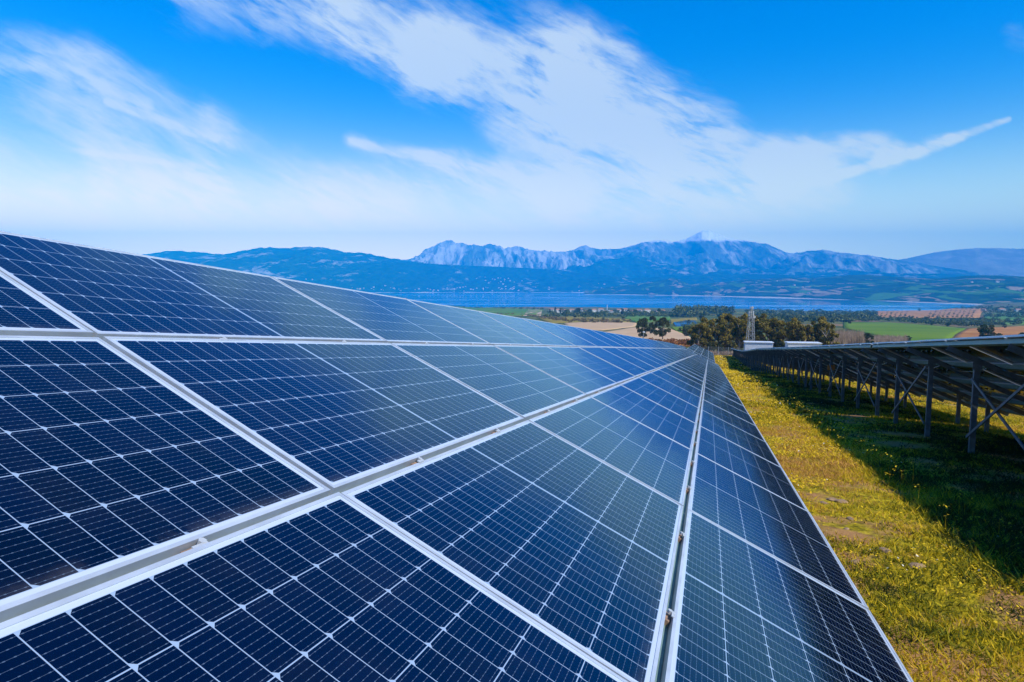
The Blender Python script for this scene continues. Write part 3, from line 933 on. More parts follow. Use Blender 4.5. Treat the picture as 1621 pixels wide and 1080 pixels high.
# ------------------------------------------------------------------ grass, flowers, stones
def grass():
    rng = np.random.default_rng(3)
    Vs, Ts, As = [], [], []
    n0 = 0
    # bands along the row: s0, s1, l0, l1, number of blades, height, width
    bands = [(1.5, 6, .3, 5.5, 95000, .050, .0045), (6, 11, .3, 8.6, 120000, .055, .0055), (11, 18, .3, 11, 110000, .06, .008),
             (18, 30, .3, 13, 110000, .07, .013), (30, 60, .2, 14, 90000, .09, .026), (60, 150, .0, 15, 90000, .13, .06)]
    for (s0, s1, l0, l1, n, hh, ww) in bands:
        s = rng.uniform(s0, s1, n); l = rng.uniform(l0, l1, n)
        x = H[0] * s + EL[0] * l; y = H[1] * s + EL[1] * l
        clump = fbm(x * 1.1, y * 1.1, 4, 31)
        keep = clump > rng.uniform(.28, .60, n)
        bare = np.exp(-(((s - 26.5) / 1.9) ** 2 + ((l - 1.9) / .55) ** 2))
        keep &= bare < rng.uniform(.25, .8, n)
        s, l, x, y, clump = s[keep], l[keep], x[keep], y[keep], clump[keep]
        n = len(s)
        z = ground_z(x, y)
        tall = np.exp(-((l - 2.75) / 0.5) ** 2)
        h = .62 * hh * rng.uniform(.3, 1.4, n) * (0.7 + clump * .9) * (1 + 0.9 * tall)
        ang = rng.uniform(0, 2 * np.pi, n); w = ww * rng.uniform(.6, 1.9, n)
        lx, ly = rng.normal(0, .95, n) * h, rng.normal(0, .95, n) * h
        dx, dy = np.cos(ang) * w, np.sin(ang) * w
        a = np.stack([x - dx, y - dy, z - .006], 1); b = np.stack([x + dx, y + dy, z - .006], 1)
        c = np.stack([x + lx + dx * .2, y + ly + dy * .2, z + h], 1)
        Vs.append(np.stack([a, b, c], 1).reshape(-1, 3))
        Ts.append(np.arange(3 * n).reshape(-1, 3) + n0)
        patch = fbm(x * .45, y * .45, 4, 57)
        green = tall * .35 + np.clip((l - 2.5) * .6, 0, .55) * (l < 6.9)  # edge tufts greener; shade under the right row also put into blade tone
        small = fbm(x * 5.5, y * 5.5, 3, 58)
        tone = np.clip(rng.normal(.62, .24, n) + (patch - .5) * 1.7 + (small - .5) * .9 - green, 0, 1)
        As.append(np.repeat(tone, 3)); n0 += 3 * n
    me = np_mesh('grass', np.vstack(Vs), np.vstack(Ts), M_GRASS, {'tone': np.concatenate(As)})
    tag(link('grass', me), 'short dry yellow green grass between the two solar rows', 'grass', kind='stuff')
grass()

def flowers():
    rng = np.random.default_rng(8)
    V, F, A = [], [], []
    def flower(x, y, z, h, r, tone):
        k = len(V)
        lx, ly = rng.normal(0, .12) * h, rng.normal(0, .12) * h
        t1, t2 = rng.normal(0, .35), rng.normal(0, .35)
        for i in range(5):
            a = 2 * math.pi * i / 5 + t1
            V.append((x + lx + math.cos(a) * r, y + ly + math.sin(a) * r, z + h + (math.cos(a) * t1 + math.sin(a) * t2) * r))
            A.append(tone)
        F.extend([(k, k + 1, k + 2), (k, k + 2, k + 3), (k, k + 3, k + 4)])
    bands = [(1.5, 8, .4, 3.2, 2600, .035, .009), (8, 16, .4, 3.2, 3800, .05, .0125), (16, 34, .4, 3.3, 4200, .09, .018), (34, 80, .4, 3.4, 3600, .13, .036), (80, 145, .4, 5, 1800, .18, .07),
             (6, 40, 3.2, 12, 700, .10, .012)]
    for (s0, s1, l0, l1, n, h, r) in bands:
        k = 0
        while k < n:
            s = rng.uniform(s0, s1); l = rng.uniform(l0, l1)
            x, y = (H * s + EL * l)[:2]
            if fbm(x * .8, y * .8, 3, 77) < rng.uniform(.38, .62):
                k += .2; continue
            white = rng.random() < .03
            flower(x, y, float(ground_z(x, y)), h * rng.uniform(.5, 1.3), r * rng.uniform(.6, 1.3), 1.0 if white else rng.uniform(0, .8))
            k += 1
    # taller weeds along the edge of the shade
    for _ in range(150):
        s = rng.uniform(7.5, 44); l = rng.normal(2.75, .22)
        x, y = (H * s + EL * l)[:2]; z = float(ground_z(x, y))
        hh = rng.uniform(.16, .34)
        for _k in range(rng.integers(4, 11)):
            flower(x + rng.normal(0, .035), y + rng.normal(0, .035), z, hh * rng.uniform(.85, 1.1), rng.uniform(.006, .011) * (1 + s / 28), rng.uniform(0, .8))
        kk = len(V)
        V.extend([(x - .003, y, z), (x + .003, y, z), (x, y, z + hh)]); A.extend([0, 0, 0]); F.append((kk, kk + 1, kk + 2))
    me = np_mesh('wild_flowers', np.array(V), np.array(F), M_PETAL, {'tone': A})
    tag(link('wild_flowers', me), 'tiny yellow wild flowers scattered over the grass', 'flowers', kind='stuff')
flowers()

def stones():
    rng = random.Random(5)
    sp = [(1303, 797, .11, 'flat pale stone, left one of the trio in the grass by the panel edge'),
          (1317, 792, .13, 'pale stone at the back of the trio by the panel edge'),
          (1331, 795, .15, 'brown rounded stone, right one of the trio by the panel edge'),
          (1346, 822, .10, 'small pale stone just below the trio of stones'),
          (1401, 873, .13, 'flat buff stone in mid grass, upper of two lying near each other'),
          (1451, 898, .15, 'broad buff stone in mid grass, lower right of two lying near each other'),
          (1353, 891, .10, 'round greyish stone near the panel edge beside bare soil'),
          (1346, 926, .11, 'reddish stone close to the panel edge below the round greyish one'),
          (1340, 838, .07, 'smallest pinkish stone between the trio and the bare soil'),
          (1185, 634, .16, 'pale stone lying in the bare sandy patch farther up the strip')]
    for (x, y, r, lab) in sp:
        p = unproj(x, y)
        r *= 0.42
        bm = bmesh.new()
        bmesh.ops.create_icosphere(bm, subdivisions=3, radius=r)
        sd = rng.random() * 100
        for v in bm.verts:
            c = v.co / r
            n = fbm(np.array(c.x * 1.6 + sd), np.array(c.y * 1.6 + c.z * 2.1), 3, 4)
            v.co *= 0.72 + 0.55 * float(n)
            v.co.x *= 1.25; v.co.y *= 0.85; v.co.z *= 0.42
        me = bpy.data.meshes.new('stone'); bm.to_mesh(me); bm.free()
        me.materials.append(M_STONE)
        o = link('stone', me)
        o.location = (p[0], p[1], p[2] + r * .12)
        o.rotation_euler = (0, 0, rng.uniform(0, 3))
        tag(o, lab, 'stone', 'stones in the grass')
stones()

# ------------------------------------------------------------------ draped fields
def inpoly(x, y, poly):
    c = False; n = len(poly)
    for i in range(n):
        x1, y1 = poly[i]; x2, y2 = poly[(i + 1) % n]
        if (y1 > y) != (y2 > y) and x < (x2 - x1) * (y - y1) / (y2 - y1) + x1:
            c = not c
    return c
def field(name, poly, mat, n=26, lift=0.0007):
    """a patch of land draped over the ground; its outline is a polygon of points standing on the terrain"""
    P = [unproj(x, y) for x, y in poly]
    C = sum(P) / len(P)
    vs = []; fs = []
    rings = 10
    outline = []
    for i in range(len(P)):
        a, b = P[i], P[(i + 1) % len(P)]
        for k in range(n // 2):
            outline.append(a + (b - a) * k / (n // 2))
    m = len(outline)
    for r in range(rings + 1):
        for q in outline:
            p = C + (q - C) * (r / (rings - 1) if r < rings else 1.004)
            d = math.hypot(p[0], p[1])
            w = 1 + (0.02 * (float(vnoise(p[0] / 9, p[1] / 9, 3)) - .5) if r == rings else 0)
            p = C + (p - C) * w
            vs.append((p[0], p[1], float(ground_z(p[0], p[1])) + (d * lift if r < rings else -d * .0012)))
    for r in range(rings):
        for k in range(m):
            a = r * m + k; b = r * m + (k + 1) % m
            fs.append((a, b, b + m, a + m))
    mb = MB(); mb.add(vs, fs)
    o = mb.build(name, mat, smooth=True)
    tag(o, kind='structure')
    return o
MF_G = mat_field('green_crop', (0.055, 0.12, 0.005), (0.15, 0.21, 0.010), 0.012, (7, (0.10, 0.17, 0.008)), (1, .5))
MF_G2 = mat_field('green_pasture', (0.04, 0.14, 0.012), (0.13, 0.19, 0.03), 0.012)
MF_B = mat_field('bare_sandy_field', (0.42, 0.27, 0.15), (0.52, 0.36, 0.21), 0.06, (9, (0.46, 0.30, 0.17)), (.4, 1))
MF_O = mat_field('red_earth', (0.26, 0.10, 0.02), (0.42, 0.20, 0.06), 0.03)
MF_R = mat_field('brown_plough', (0.26, 0.12, 0.03), (0.44, 0.22, 0.09), 0.012)
MF_V = mat_field('striped_plot', (0.12, 0.13, 0.05), (0.20, 0.16, 0.07), 0.03, (24, (0.45, 0.32, 0.22)), (1, -.15))
MF_Y = mat_field('yellow_meadow', (0.17, 0.14, 0.02), (0.28, 0.20, 0.03), 0.05)
field('green_field', [(1335, 511), (1400, 511), (1470, 516), (1530, 521), (1512, 529), (1500, 541), (1440, 541), (1380, 530), (1335, 520)], MF_G)
field('brown_field', [(1531, 521), (1621, 517), (1680, 517), (1680, 545), (1500, 545), (1514, 530)], MF_O)
field('orchard_field', [(1386, 488), (1470, 488), (1556, 489), (1550, 503.5), (1460, 504), (1378, 502)], MF_R)
field('lakeside_field', [(686, 484), (760, 488), (860, 491), (848, 499), (790, 500), (730, 494)], MF_G2)
field('striped_field', [(836, 491), (858, 491), (856, 500), (828, 500)], MF_V)
field('yellow_field', [(850, 503), (905, 502), (1000, 506), (995, 511), (900, 511), (870, 512)], MF_Y)
field('sandy_field', [(893, 512), (960, 509), (1008, 512), (1006, 517), (955, 523), (900, 522)], MF_B)
field('sandy_field', [(948, 527), (1000, 519), (1060, 521), (1085, 530), (1102, 540), (1050, 546), (960, 541)], MF_B)
field('pasture', [(985, 499), (1060, 500), (1062, 507), (1008, 511), (990, 505)], MF_G2)
field('pasture', [(1060, 506), (1102, 503), (1104, 507), (1062, 513)], MF_Y)
field('pasture', [(1062, 518), (1092, 517), (1100, 528), (1075, 527)], MF_G)
field('red_bank', [(1018, 541), (1060, 540), (1104, 541), (1108, 549), (1060, 549), (1030, 546)], MF_O)
field('pasture', [(1560, 497), (1621, 496), (1700, 496), (1700, 512), (1590, 514), (1555, 508)], MF_G2)
# a little pond
m, N, b = newmat('pond_water')
setb(b, Base_Color=(0.02, 0.08, 0.18, 1), Roughness=0.08)
field('pond', [(1066, 512), (1085, 509), (1101, 509), (1103, 514), (1088, 517), (1070, 517)], m, lift=0.0018)

# ------------------------------------------------------------------ trees
def leaf_cloud(rng, centers, radii, n, size, squash=0.85):
    """n leaf-sized triangles/quads spread through ellipsoid clumps"""
    cs = np.array(centers); rs = np.array(radii)
    wts = rs ** 2; wts = wts / wts.sum()
    k = rng.choice(len(cs), n, p=wts)
    d = rng.normal(size=(n, 3)); d /= np.linalg.norm(d, axis=1)[:, None]
    rad = rs[k] * rng.uniform(.35, 1.0, n) ** .5 * (0.8 + .4 * rng.random(n))
    c = cs[k] + d * rad[:, None] * np.array([1, 1, squash])
    a = rng.normal(size=(n, 3)); a /= np.linalg.norm(a, axis=1)[:, None]
    b = np.cross(a, rng.normal(size=(n, 3))); b /= np.linalg.norm(b, axis=1)[:, None]
    s = size * rng.uniform(.6, 1.5, n)[:, None]
    q = np.stack([c - a * s, c + b * s * .7, c + a * s, c - b * s * .7], 1).reshape(-1, 3)
    tone = np.clip(rng.normal(.45, .18, n) + (vnoise(k * 3.7, k * 1.3, 5) - .5) * .55, 0, 1)
    return q, np.arange(4 * n).reshape(-1, 4), np.repeat(tone, 4)
def tree_meshes(seed, h, w, nleaf, size, leafmat, barkmat, trunk_frac=.22, nclump=24, shape='round'):
    rng = np.random.default_rng(seed)
    mb = MB()
    lean = rng.normal(0, .03, 2) * h
    top = np.array([lean[0], lean[1], h * .8])
    mb.tube([(0, 0, -.3), (lean[0] * .3, lean[1] * .3, h * .3), tuple(top)], [h * .032, h * .022, h * .006], 7)
    cs, rs = [], []
    for i in range(nclump):
        f = rng.uniform(trunk_frac, .95)
        prof = math.sin(min(1, max(0.05, (f - trunk_frac + .1) / (1.05 - trunk_frac))) * math.pi) ** .6
        if shape == 'tall': prof = 0.55 + .45 * math.sin(f * math.pi)
        a = rng.uniform(0, 2 * math.pi); r = w / 2 * prof * rng.uniform(.25, .85)
        c = np.array([math.cos(a) * r + lean[0] * f, math.sin(a) * r + lean[1] * f, h * f])
        cs.append(c); rs.append(w * rng.uniform(.075, .15))
        if i % 2 == 0:
            base = np.array([lean[0] * .4, lean[1] * .4, h * max(.15, f - .25)])
            mb.tube([base, (base + c) / 2 + [0, 0, .03 * h], c], [h * .012, h * .008, h * .003], 5)
    V, F, A = leaf_cloud(rng, cs, rs, nleaf, size)
    return mb.mesh('trunk', barkmat), np_mesh('crown', V, F, leafmat, {'tone': A}, nper=4)
def place_tree(name, meshes, p, sc, rz, label, cat, group):
    e = empty(name, p, label, cat, group, rz)
    e.scale = sc if isinstance(sc, tuple) else (sc, sc, sc)
    link('trunk', meshes[0], e); link('crown', meshes[1], e)
    return e
def ray_at(x, d):
    a = azel(x, 500)[0]
    X, Y = d * math.sin(a), d * math.cos(a)
    return np.array([X, Y, float(ground_z(X, Y))])

EUC = [tree_meshes(100 + i, 10.0, 6.6, 7000, .25, M_LEAF_E, M_BARKP, .12, 40, 'tall') for i in range(4)]
DRK = [tree_meshes(120 + i, 7.0, 6.2, 4200, .17, M_LEAF_D, M_BARK, .16, 30) for i in range(3)]
rt_ = random.Random(12)
eu = [  # px x, distance, height m, width scale, label
    (1106, 178, 8.2, 1.0, 'rusty green bushy tree at the left end of the grove behind the fence'),
    (1119, 186, 9.6, .9, 'tall olive tree second from the left end of the grove'),
    (1132, 192, 10.4, .9, 'olive brown tree just left of the lowest gap in the grove'),
    (1146, 182, 9.0, .8, 'dull brown tree in the grove midway between fence posts and mast'),
    (1157, 195, 11.0, .8, 'tall brown tree of the grove left of the lattice mast'),
    (1171, 184, 10.3, .8, 'olive tree touching the lattice mast on its left'),
    (1184, 206, 11.4, .8, 'tall tree directly behind the lattice mast'),
    (1202, 205, 11.6, .8, 'tallest brown tree of the grove right of the lattice mast'),
    (1217, 186, 10.0, .9, 'round brown tree above the white cabin roof'),
    (1232, 192, 8.6, .8, 'olive tree right of the white cabin'),
    (1246, 183, 10.4, .9, 'brown tree above the gap between the two white cabins'),
    (1262, 190, 9.8, .8, 'olive brown tree above the left end of the long white cabin'),
    (1276, 182, 8.6, .8, 'darker tree above the middle of the long white cabin'),
    (1293, 188, 10.6, .9, 'tall rusty tree above the right end of the long white cabin'),
    (1311, 184, 10.0, .9, 'brown tree at the right end of the grove beside the bare thicket'),
]
for i, (x, d, h, w, lab) in enumerate(eu):
    p = ray_at(x, d)
    place_tree('eucalyptus_tree', EUC[i % 4], p, (h / 10 * w * 1.12, h / 10 * w * 1.12, h / 10), rt_.uniform(0, 6), lab, 'tree', 'trees of the grove behind the fence')
for (x, d, h, w, lab) in [(1128, 172, 3.6, .9, 'low dark bush under the grove beyond the grass strip'), (1143, 173, 3.0, 1.0, 'low dark bush left of the fence corner'),
                          (1240, 176, 4.2, .9, 'dark bush between the two white cabins'), (1280, 174, 4.4, .9, 'dark bush behind the long white cabin'),
                          (1100, 190, 3.4, 1.1, 'pale scrubby bush at the left foot of the grove'), (1325, 176, 3.4, 1.2, 'dark bush at the foot of the rightmost grove tree'),
                          (1160, 174, 3.4, .9, 'dark bush behind the fence left of the mast')]:
    p = ray_at(x, d)
    place_tree('bush', DRK[int(x) % 3], p, (h / 7 * w, h / 7 * w, h / 7), rt_.uniform(0, 6), lab, 'bush', 'bushes at the foot of the grove')
dk = [  # px x, base row, top row, width scale
    (1018, 537, 501, .80, 'dark round tree behind the camera pole, left of the pair by the sandy field'),
    (1049, 538, 502, .95, 'dark round tree with a pale trunk, right of the pair by the sandy field'),
    (1034, 530, 498, .62, 'dark tree standing a little behind and between the pair by the sandy field'),
    (1565, 547, 511, 1.1, 'lone dark round tree on brown earth above the right panel row'),
    (1618, 546, 526, 1.2, 'small dark tree at the right frame edge above the panel row'),
    (1438, 541, 531, 1.3, 'little dark bush alone at the lower edge of the green field'),
    (1086, 533, 519, 1.2, 'small olive tree beside the pond'),
    (1373, 551, 527, 1.0, 'dark evergreen bush between the two bare thickets'),
    (1455, 493, 487.5, 1.3, 'single larger dark tree in the orchard on the brown slope'),
    (663, 487, 481.5, 1.4, 'lone dark tree on the left shore of the lake'),
    (1533, 483, 476, 1.6, 'broad dark tree on the rise at the right end of the lake'),
]
for i, (x, yb, yt, w, lab) in enumerate(dk):
    p = unproj(x, yb, 60)
    h = (yb - yt) / FPX * p[1]
    place_tree('dark_tree', DRK[i % 3], p, (h / 7 * w, h / 7 * w, h / 7), rt_.uniform(0, 6), lab, 'tree', 'dark trees in the fields')
# hedge left of the sandy field
HED = [(818, 300, 4.5, 'dark bush at the left end of the hedge seen over the panel edge'), (834, 290, 5.0, 'dark bush of the hedge just over the panel edge'),
       (850, 300, 5.0, 'olive bush in the middle of the hedge over the panel edge'), (866, 290, 5.5, 'dark bush of the hedge beside the yellow field'), (883, 285, 5.0, 'rightmost dark bush of the hedge beside the sandy field')]
for i, (x, d, h, lab) in enumerate(HED):
    place_tree('bush', DRK[i % 3], ray_at(x, d), (h / 7, h / 7, h / 7), i, lab, 'bush', 'bushes of the hedge over the panel edge')

def mass(name, spots, mat, label, size=.5, nper=60, seed=1, squash=.9):
    """a far-off wood that reads as one mass: clumps of small leaves at every spot (x, y, z, height, width)"""
    rng = np.random.default_rng(seed)
    Vs, Fs, As = [], [], []; o = 0
    for (x, y, z, h, w) in spots:
        n = nper
        cs = [(x + rng.normal(0, w * .18), y + rng.normal(0, w * .18), z + h * rng.uniform(.35, .75)) for _ in range(4)]
        V, F, A = leaf_cloud(rng, cs, [w * .32] * 4, n, size * w * .12, squash=h / w * .9)
        V[:, 2] = np.maximum(V[:, 2], z)
        A = np.clip(A + rng.normal(0, .12), 0, 1)
        Vs.append(V); Fs.append(F + o); As.append(A); o += len(V)
    me = np_mesh(name, np.vstack(Vs), np.vstack(Fs), mat, {'tone': np.concatenate(As)}, nper=4)
    return tag(link(name, me), label, 'wood', kind='stuff')
def spots_in(poly, n, h, w, seed):
    r = random.Random(seed); out = []
    xs = [p[0] for p in poly]; ys = [p[1] for p in poly]
    while len(out) < n:
        x, y = r.uniform(min(xs), max(xs)), r.uniform(min(ys), max(ys))
        if inpoly(x, y, poly):
            p = unproj(x, y, 120)
            out.append((p[0], p[1], p[2], h * r.uniform(.6, 1.4), w * r.uniform(.7, 1.3)))
    return out
mass('scrub_wood', spots_in([(1180, 493), (1240, 490), (1300, 489), (1390, 489), (1384, 504), (1340, 511), (1240, 513), (1180, 508)], 420, 6, 10, 1), M_LEAF_S, 'dark green wood between the lake and the grove', .8, 90, 1)
mass('olive_belt', spots_in([(1335, 504), (1400, 504), (1560, 506), (1620, 506), (1621, 514), (1535, 518), (1470, 514), (1400, 509), (1335, 509)], 380, 3.6, 6, 2), M_LEAF_S, 'dark green belt of trees along the upper edge of the green field', .8, 80, 2)
mass('village_trees', spots_in([(862, 498), (880, 493), (1000, 495), (1060, 497), (1060, 500), (1000, 503), (940, 505), (862, 503)], 120, 6, 10, 3), M_LEAF_S, 'dark trees around the lakeside village', .8, 80, 3)
mass('lakeside_wood', spots_in([(1068, 496), (1080, 493), (1130, 492), (1165, 496), (1150, 503), (1070, 503)], 75, 13, 15, 4), M_LEAF_S, 'blue green wood on the near shore left of the mast', .8, 90, 4)
mass('hedgerow', spots_in([(1000, 500), (1100, 500), (1100, 503), (1000, 502)], 80, 6, 8, 5), M_LEAF_S, 'line of low trees behind the pond', .8, 60, 5)
mass('shore_trees', spots_in([(690, 486), (860, 490.2), (860, 491), (700, 487)], 40, 5, 9, 6), M_LEAF_S, 'scattered trees on the shore beyond the green lakeside field', .8, 60, 6)
mass('far_right_trees', spots_in([(1500, 489), (1560, 486), (1621, 484), (1690, 484), (1690, 505), (1560, 504), (1556, 492)], 260, 6, 9, 7), M_LEAF_S, 'mixed trees around the houses at the right frame edge', .8, 80, 7)
mass('bank_scrub', spots_in([(1018, 541), (1104, 542), (1110, 551), (1060, 550), (1025, 546)], 90, 1.3, 2.0, 8), mat_attr('russet_scrub', [(0, (0.12, 0.05, 0.015)), (.6, (0.28, 0.11, 0.03)), (1, (0.42, 0.18, 0.05))], .15), 'russet dry scrub on the bank beyond the panels', 1.0, 70, 8)
mass('field_scrub', spots_in([(740, 497), (830, 500), (900, 511), (1000, 512), (1000, 509), (900, 506), (820, 497)], 120, 2.5, 4.5, 9), mat_attr('dry_scrub', [(0, (0.10, 0.07, 0.02)), (.6, (0.20, 0.14, 0.05)), (1, (0.32, 0.22, 0.10))], .15), 'dry olive scrub between the fields on the left', 1.0, 50, 9)

def thicket(name, x0, x1, d0, d1, n, h, seed, label, rows=None):
    rng = np.random.default_rng(seed)
    mb = MB(); tone = []
    V, F, A = [], [], []
    for _ in range(n):
        x = rng.uniform(x0, x1); d = rng.uniform(d0, d1)
        p = ray_at(x, d) if rows is None else unproj(x, rng.uniform(*rows), 60)
        hh = h * rng.uniform(.6, 1.15); tn = rng.uniform(0, 1)
        for k in range(18):
            a = p + [rng.normal(0, .35), rng.normal(0, .35), hh * rng.uniform(0, .35)]
            b = a + np.array([rng.normal(0, .35), rng.normal(0, .35), hh * rng.uniform(.35, .65)])
            w = rng.uniform(.05, .11)
            k0 = len(V)
            V.extend([a - [w, 0, 0], a + [w, 0, 0], b]); A.extend([np.clip(tn + rng.normal(0, .2), 0, 1)] * 3)
            F.append((k0, k0 + 1, k0 + 2))
    me = np_mesh(name, np.array(V), np.array(F), M_TWIG, {'tone': A})
    tag(link(name, me), label, 'thicket', kind='stuff')
thicket('bare_thicket', 1314, 1366, 0, 0, 420, 6.6, 3, 'thicket of bare pale trees right of the grove', rows=(541, 553))
thicket('bare_thicket', 1366, 1436, 0, 0, 420, 3.6, 4, 'lower thicket of bare reddish shrubs at the edge of the green field', rows=(538, 549))
thicket('dry_weeds', 1104, 1240, 150, 158, 300, 1.3, 5, 'dry grey weeds along the foot of the wire fence')

# single trees that stand apart in the middle distance
SC_T = [(871, 497, 488, 'dark cypress-like tree at the left end of the village', .5), (879, 497, 486, 'tallest dark tree left of the minaret', .5), (887, 497, 487, 'second tall dark tree left of the minaret', .5),
        (914, 498, 486, 'broad dark tree in the village left of the minaret', 1.1), (933, 498, 489, 'dark round tree just left of the minaret', 1.2), (985, 499, 488, 'dark tree standing in the village right of the minaret', .8),
        (1008, 498, 491, 'small tree on the shore between village and wood', 1), (1043, 500, 488, 'tall dark shore tree left of the lakeside wood', .9), (1072, 503, 495, 'round tree in the green meadow above the pond', 1),
        (1020, 509, 502, 'olive tree on the meadow edge above the dark pair', 1.2), (986, 508, 502, 'small tree on the yellow field edge', 1.2), (955, 508, 502, 'bush on the yellow field edge below the minaret', 1.4),
        (1112, 512, 497, 'pale green tree at the left shoulder of the grove', .9), (1090, 512, 506, 'low bush on the far bank of the pond', 1.5), (1345, 513, 507, 'tree at the upper left corner of the green field', 1.3),
        (1500, 517, 510, 'tree on the upper edge of the green field near the brown field', 1.3), (1590, 520, 512, 'tree on the far side of the brown field', 1.3), (1475, 515, 509, 'round tree in the belt above the green field', 1.3)]
for i, (x, yb, yt, lab, w) in enumerate(SC_T):
    p = unproj(x, yb, 60); h = (yb - yt) / FPX * p[1]
    place_tree('field_tree', DRK[i % 3], p, (h / 7 * w, h / 7 * w, h / 7), i, lab, 'tree', 'single trees in the middle distance')
mass('pond_scrub', spots_in([(1075, 522), (1100, 514), (1118, 520), (1110, 540), (1095, 536)], 70, 2.6, 3.6, 12), M_LEAF_S, 'olive scrub between the pond and the grove', .8, 120, 12)

# orchard: rows of little trees
ORC = []
for i in range(3):
    rng = np.random.default_rng(60 + i)
    V, F, A = leaf_cloud(rng, [(rng.normal(0, .7), rng.normal(0, .7), 2.2) for _ in range(5)], [1.5] * 5, 130, .55)
    V[:, 2] = np.maximum(V[:, 2], 0)
    ORC.append(np_mesh('orchard_tree', V, F, M_LEAF_S, {'tone': A}, nper=4))
ra = random.Random(9)
k = 0
lab_o = 'small dark orchard tree in the %s block of rows on brown earth'
for col in range(21):
    for rw in range(11):
        f = rw / 10
        x = 1390 + col * 7.6 + (f - .5) * -9 + ra.uniform(-.8, .8)
        if x > 1548 or (1440 < x < 1466 and f > .2):
            continue
        y = 488.6 + 14.6 * f ** 1.25
        p = unproj(x, y, 120)
        o = link('orchard_tree', ORC[k % 3]); k += 1
        o.location = p; o.rotation_euler = (0, 0, ra.uniform(0, 6)); s = ra.uniform(.7, 1.1); o.scale = (s, s, s * .75)
        tag(o, lab_o % ('left' if x < 1441 else 'right'), 'tree', 'orchard trees in rows, %s block' % ('left' if x < 1441 else 'right'))

# ------------------------------------------------------------------ mast, cabins, fence, poles
def mast():
    p = ray_at(1189, 168)
    e = empty('lattice_mast', p, 'grey steel lattice mast standing behind the white cabin', 'mast')
    Hh = 12.4
    def wd(z): return np.interp(z, [0, 7.2, 7.21, Hh], [.98, .80, .62, .50])
    legs = []
    for sx in (-1, 1):
        for sy in (-1, 1):
            mb = MB()
            mb.tube([(sx * wd(0), sy * wd(0), -.3), (sx * .55, sy * .55, 9.6)], [.06, .05], 6)
            mb.build('leg', M_POLE, e)
    mb = MB()
    zs = np.linspace(0, 9.6, 9)
    for a, b in zip(zs[:-1], zs[1:]):
        wa, wb = np.interp([a, b], [0, 9.6], [.98, .55])
        for k, (c0, c1) in enumerate((((-1, -1), (1, -1)), ((1, -1), (1, 1)), ((1, 1), (-1, 1)), ((-1, 1), (-1, -1)))):
            mb.beam((c0[0] * wa, c0[1] * wa, a), (c1[0] * wb, c1[1] * wb, b), .045, .045)
            mb.beam((c1[0] * wa, c1[1] * wa, a), (c0[0] * wb, c0[1] * wb, b), .045, .045)
    mb.build('lattice', M_POLE, e)
    mb = MB()
    for z in (9.62, ):
        mb.box((0, 0, z), (1.35, 1.35, .07))
    mb.build('platform', M_POLE, e)
    mb = MB()
    mb.tube([(0, 0, 9.6), (0, 0, Hh)], [.09, .06], 7)
    for q in np.linspace(9.8, 12.1, 6):
        mb.beam((-.35, 0, q), (.35, 0, q + .35), .05, .05); mb.beam((.35, 0, q), (-.35, 0, q + .35), .05, .05)
    mb.tube([(-.35, 0, 9.6), (-.35, 0, 12.3)], [.045, .045], 6); mb.tube([(.35, 0, 9.6), (.35, 0, 12.3)], [.045, .045], 6)
    mb.build('top_section', M_POLE, e)
    for (x, z, r) in ((.1, 12.2, .38), (.62, 9.9, .45), (-.2, 11.1, .25)):
        mb = MB()
        mb.tube([(x, -.55, z), (x, -.45, z), (x, -.15, z)], [r * .8, r * .78, r * .3], 16)
        mb.build('dish_antenna', M_POLE, e)
    for x in (-.55, .55):
        mb = MB(); mb.box((x, -.1, 10.8), (.16, .12, 1.2)); mb.build('panel_antenna', M_WHITE, e)
mast()
def cabin(x0, x1, d, hgt, label, rz, depth=2.6, nd=2):
    a0, a1 = azel(x0, 540)[0], azel(x1, 540)[0]
    p = ray_at((x0 + x1) / 2, d)
    w = d * (math.tan(a1) - math.tan(a0)) * math.cos((a0 + a1) / 2) * 0.94
    e = empty('equipment_cabin', p, label, 'cabin', 'white cabins behind the right row', rz)
    mb = MB(); mb.box((0, 0, hgt / 2 - .15), (w, depth, hgt + .3)); mb.build('wall', M_WHITE, e)
    mb = MB()
    mb.box((0, 0, hgt + .06), (w + .35, depth + .35, .12)); mb.box((0, 0, hgt + .14), (w + .1, depth + .1, .05))
    mb.build('roof', M_WHITE, e)
    for k in range(nd):
        x = -w / 2 + w * (k + .7) / (nd + .3)
        mb = MB(); mb.box((x, -depth / 2 - .02, 1.05), (.95, .04, 2.1))
        dr = mb.build('door', M_GREYD, e)
        mb = MB(); mb.box((x + .38, -depth / 2 - .06, 1.05), (.05, .05, .18)); mb.build('handle', M_GREYD, dr)
        mb = MB()
        for q in range(6):
            mb.box((x + .9, -depth / 2 - .02, 1.7 + q * .09), (.6, .04, .05))
        mb.build('louvre', M_GREYD, e)
    return e
cabin(1180, 1224, 156, 3.6, 'short white equipment cabin in front of the lattice mast', math.radians(-14))
cabin(1247, 1299, 150, 3.9, 'long low white cabin right of the one by the mast', math.radians(-10), nd=3)
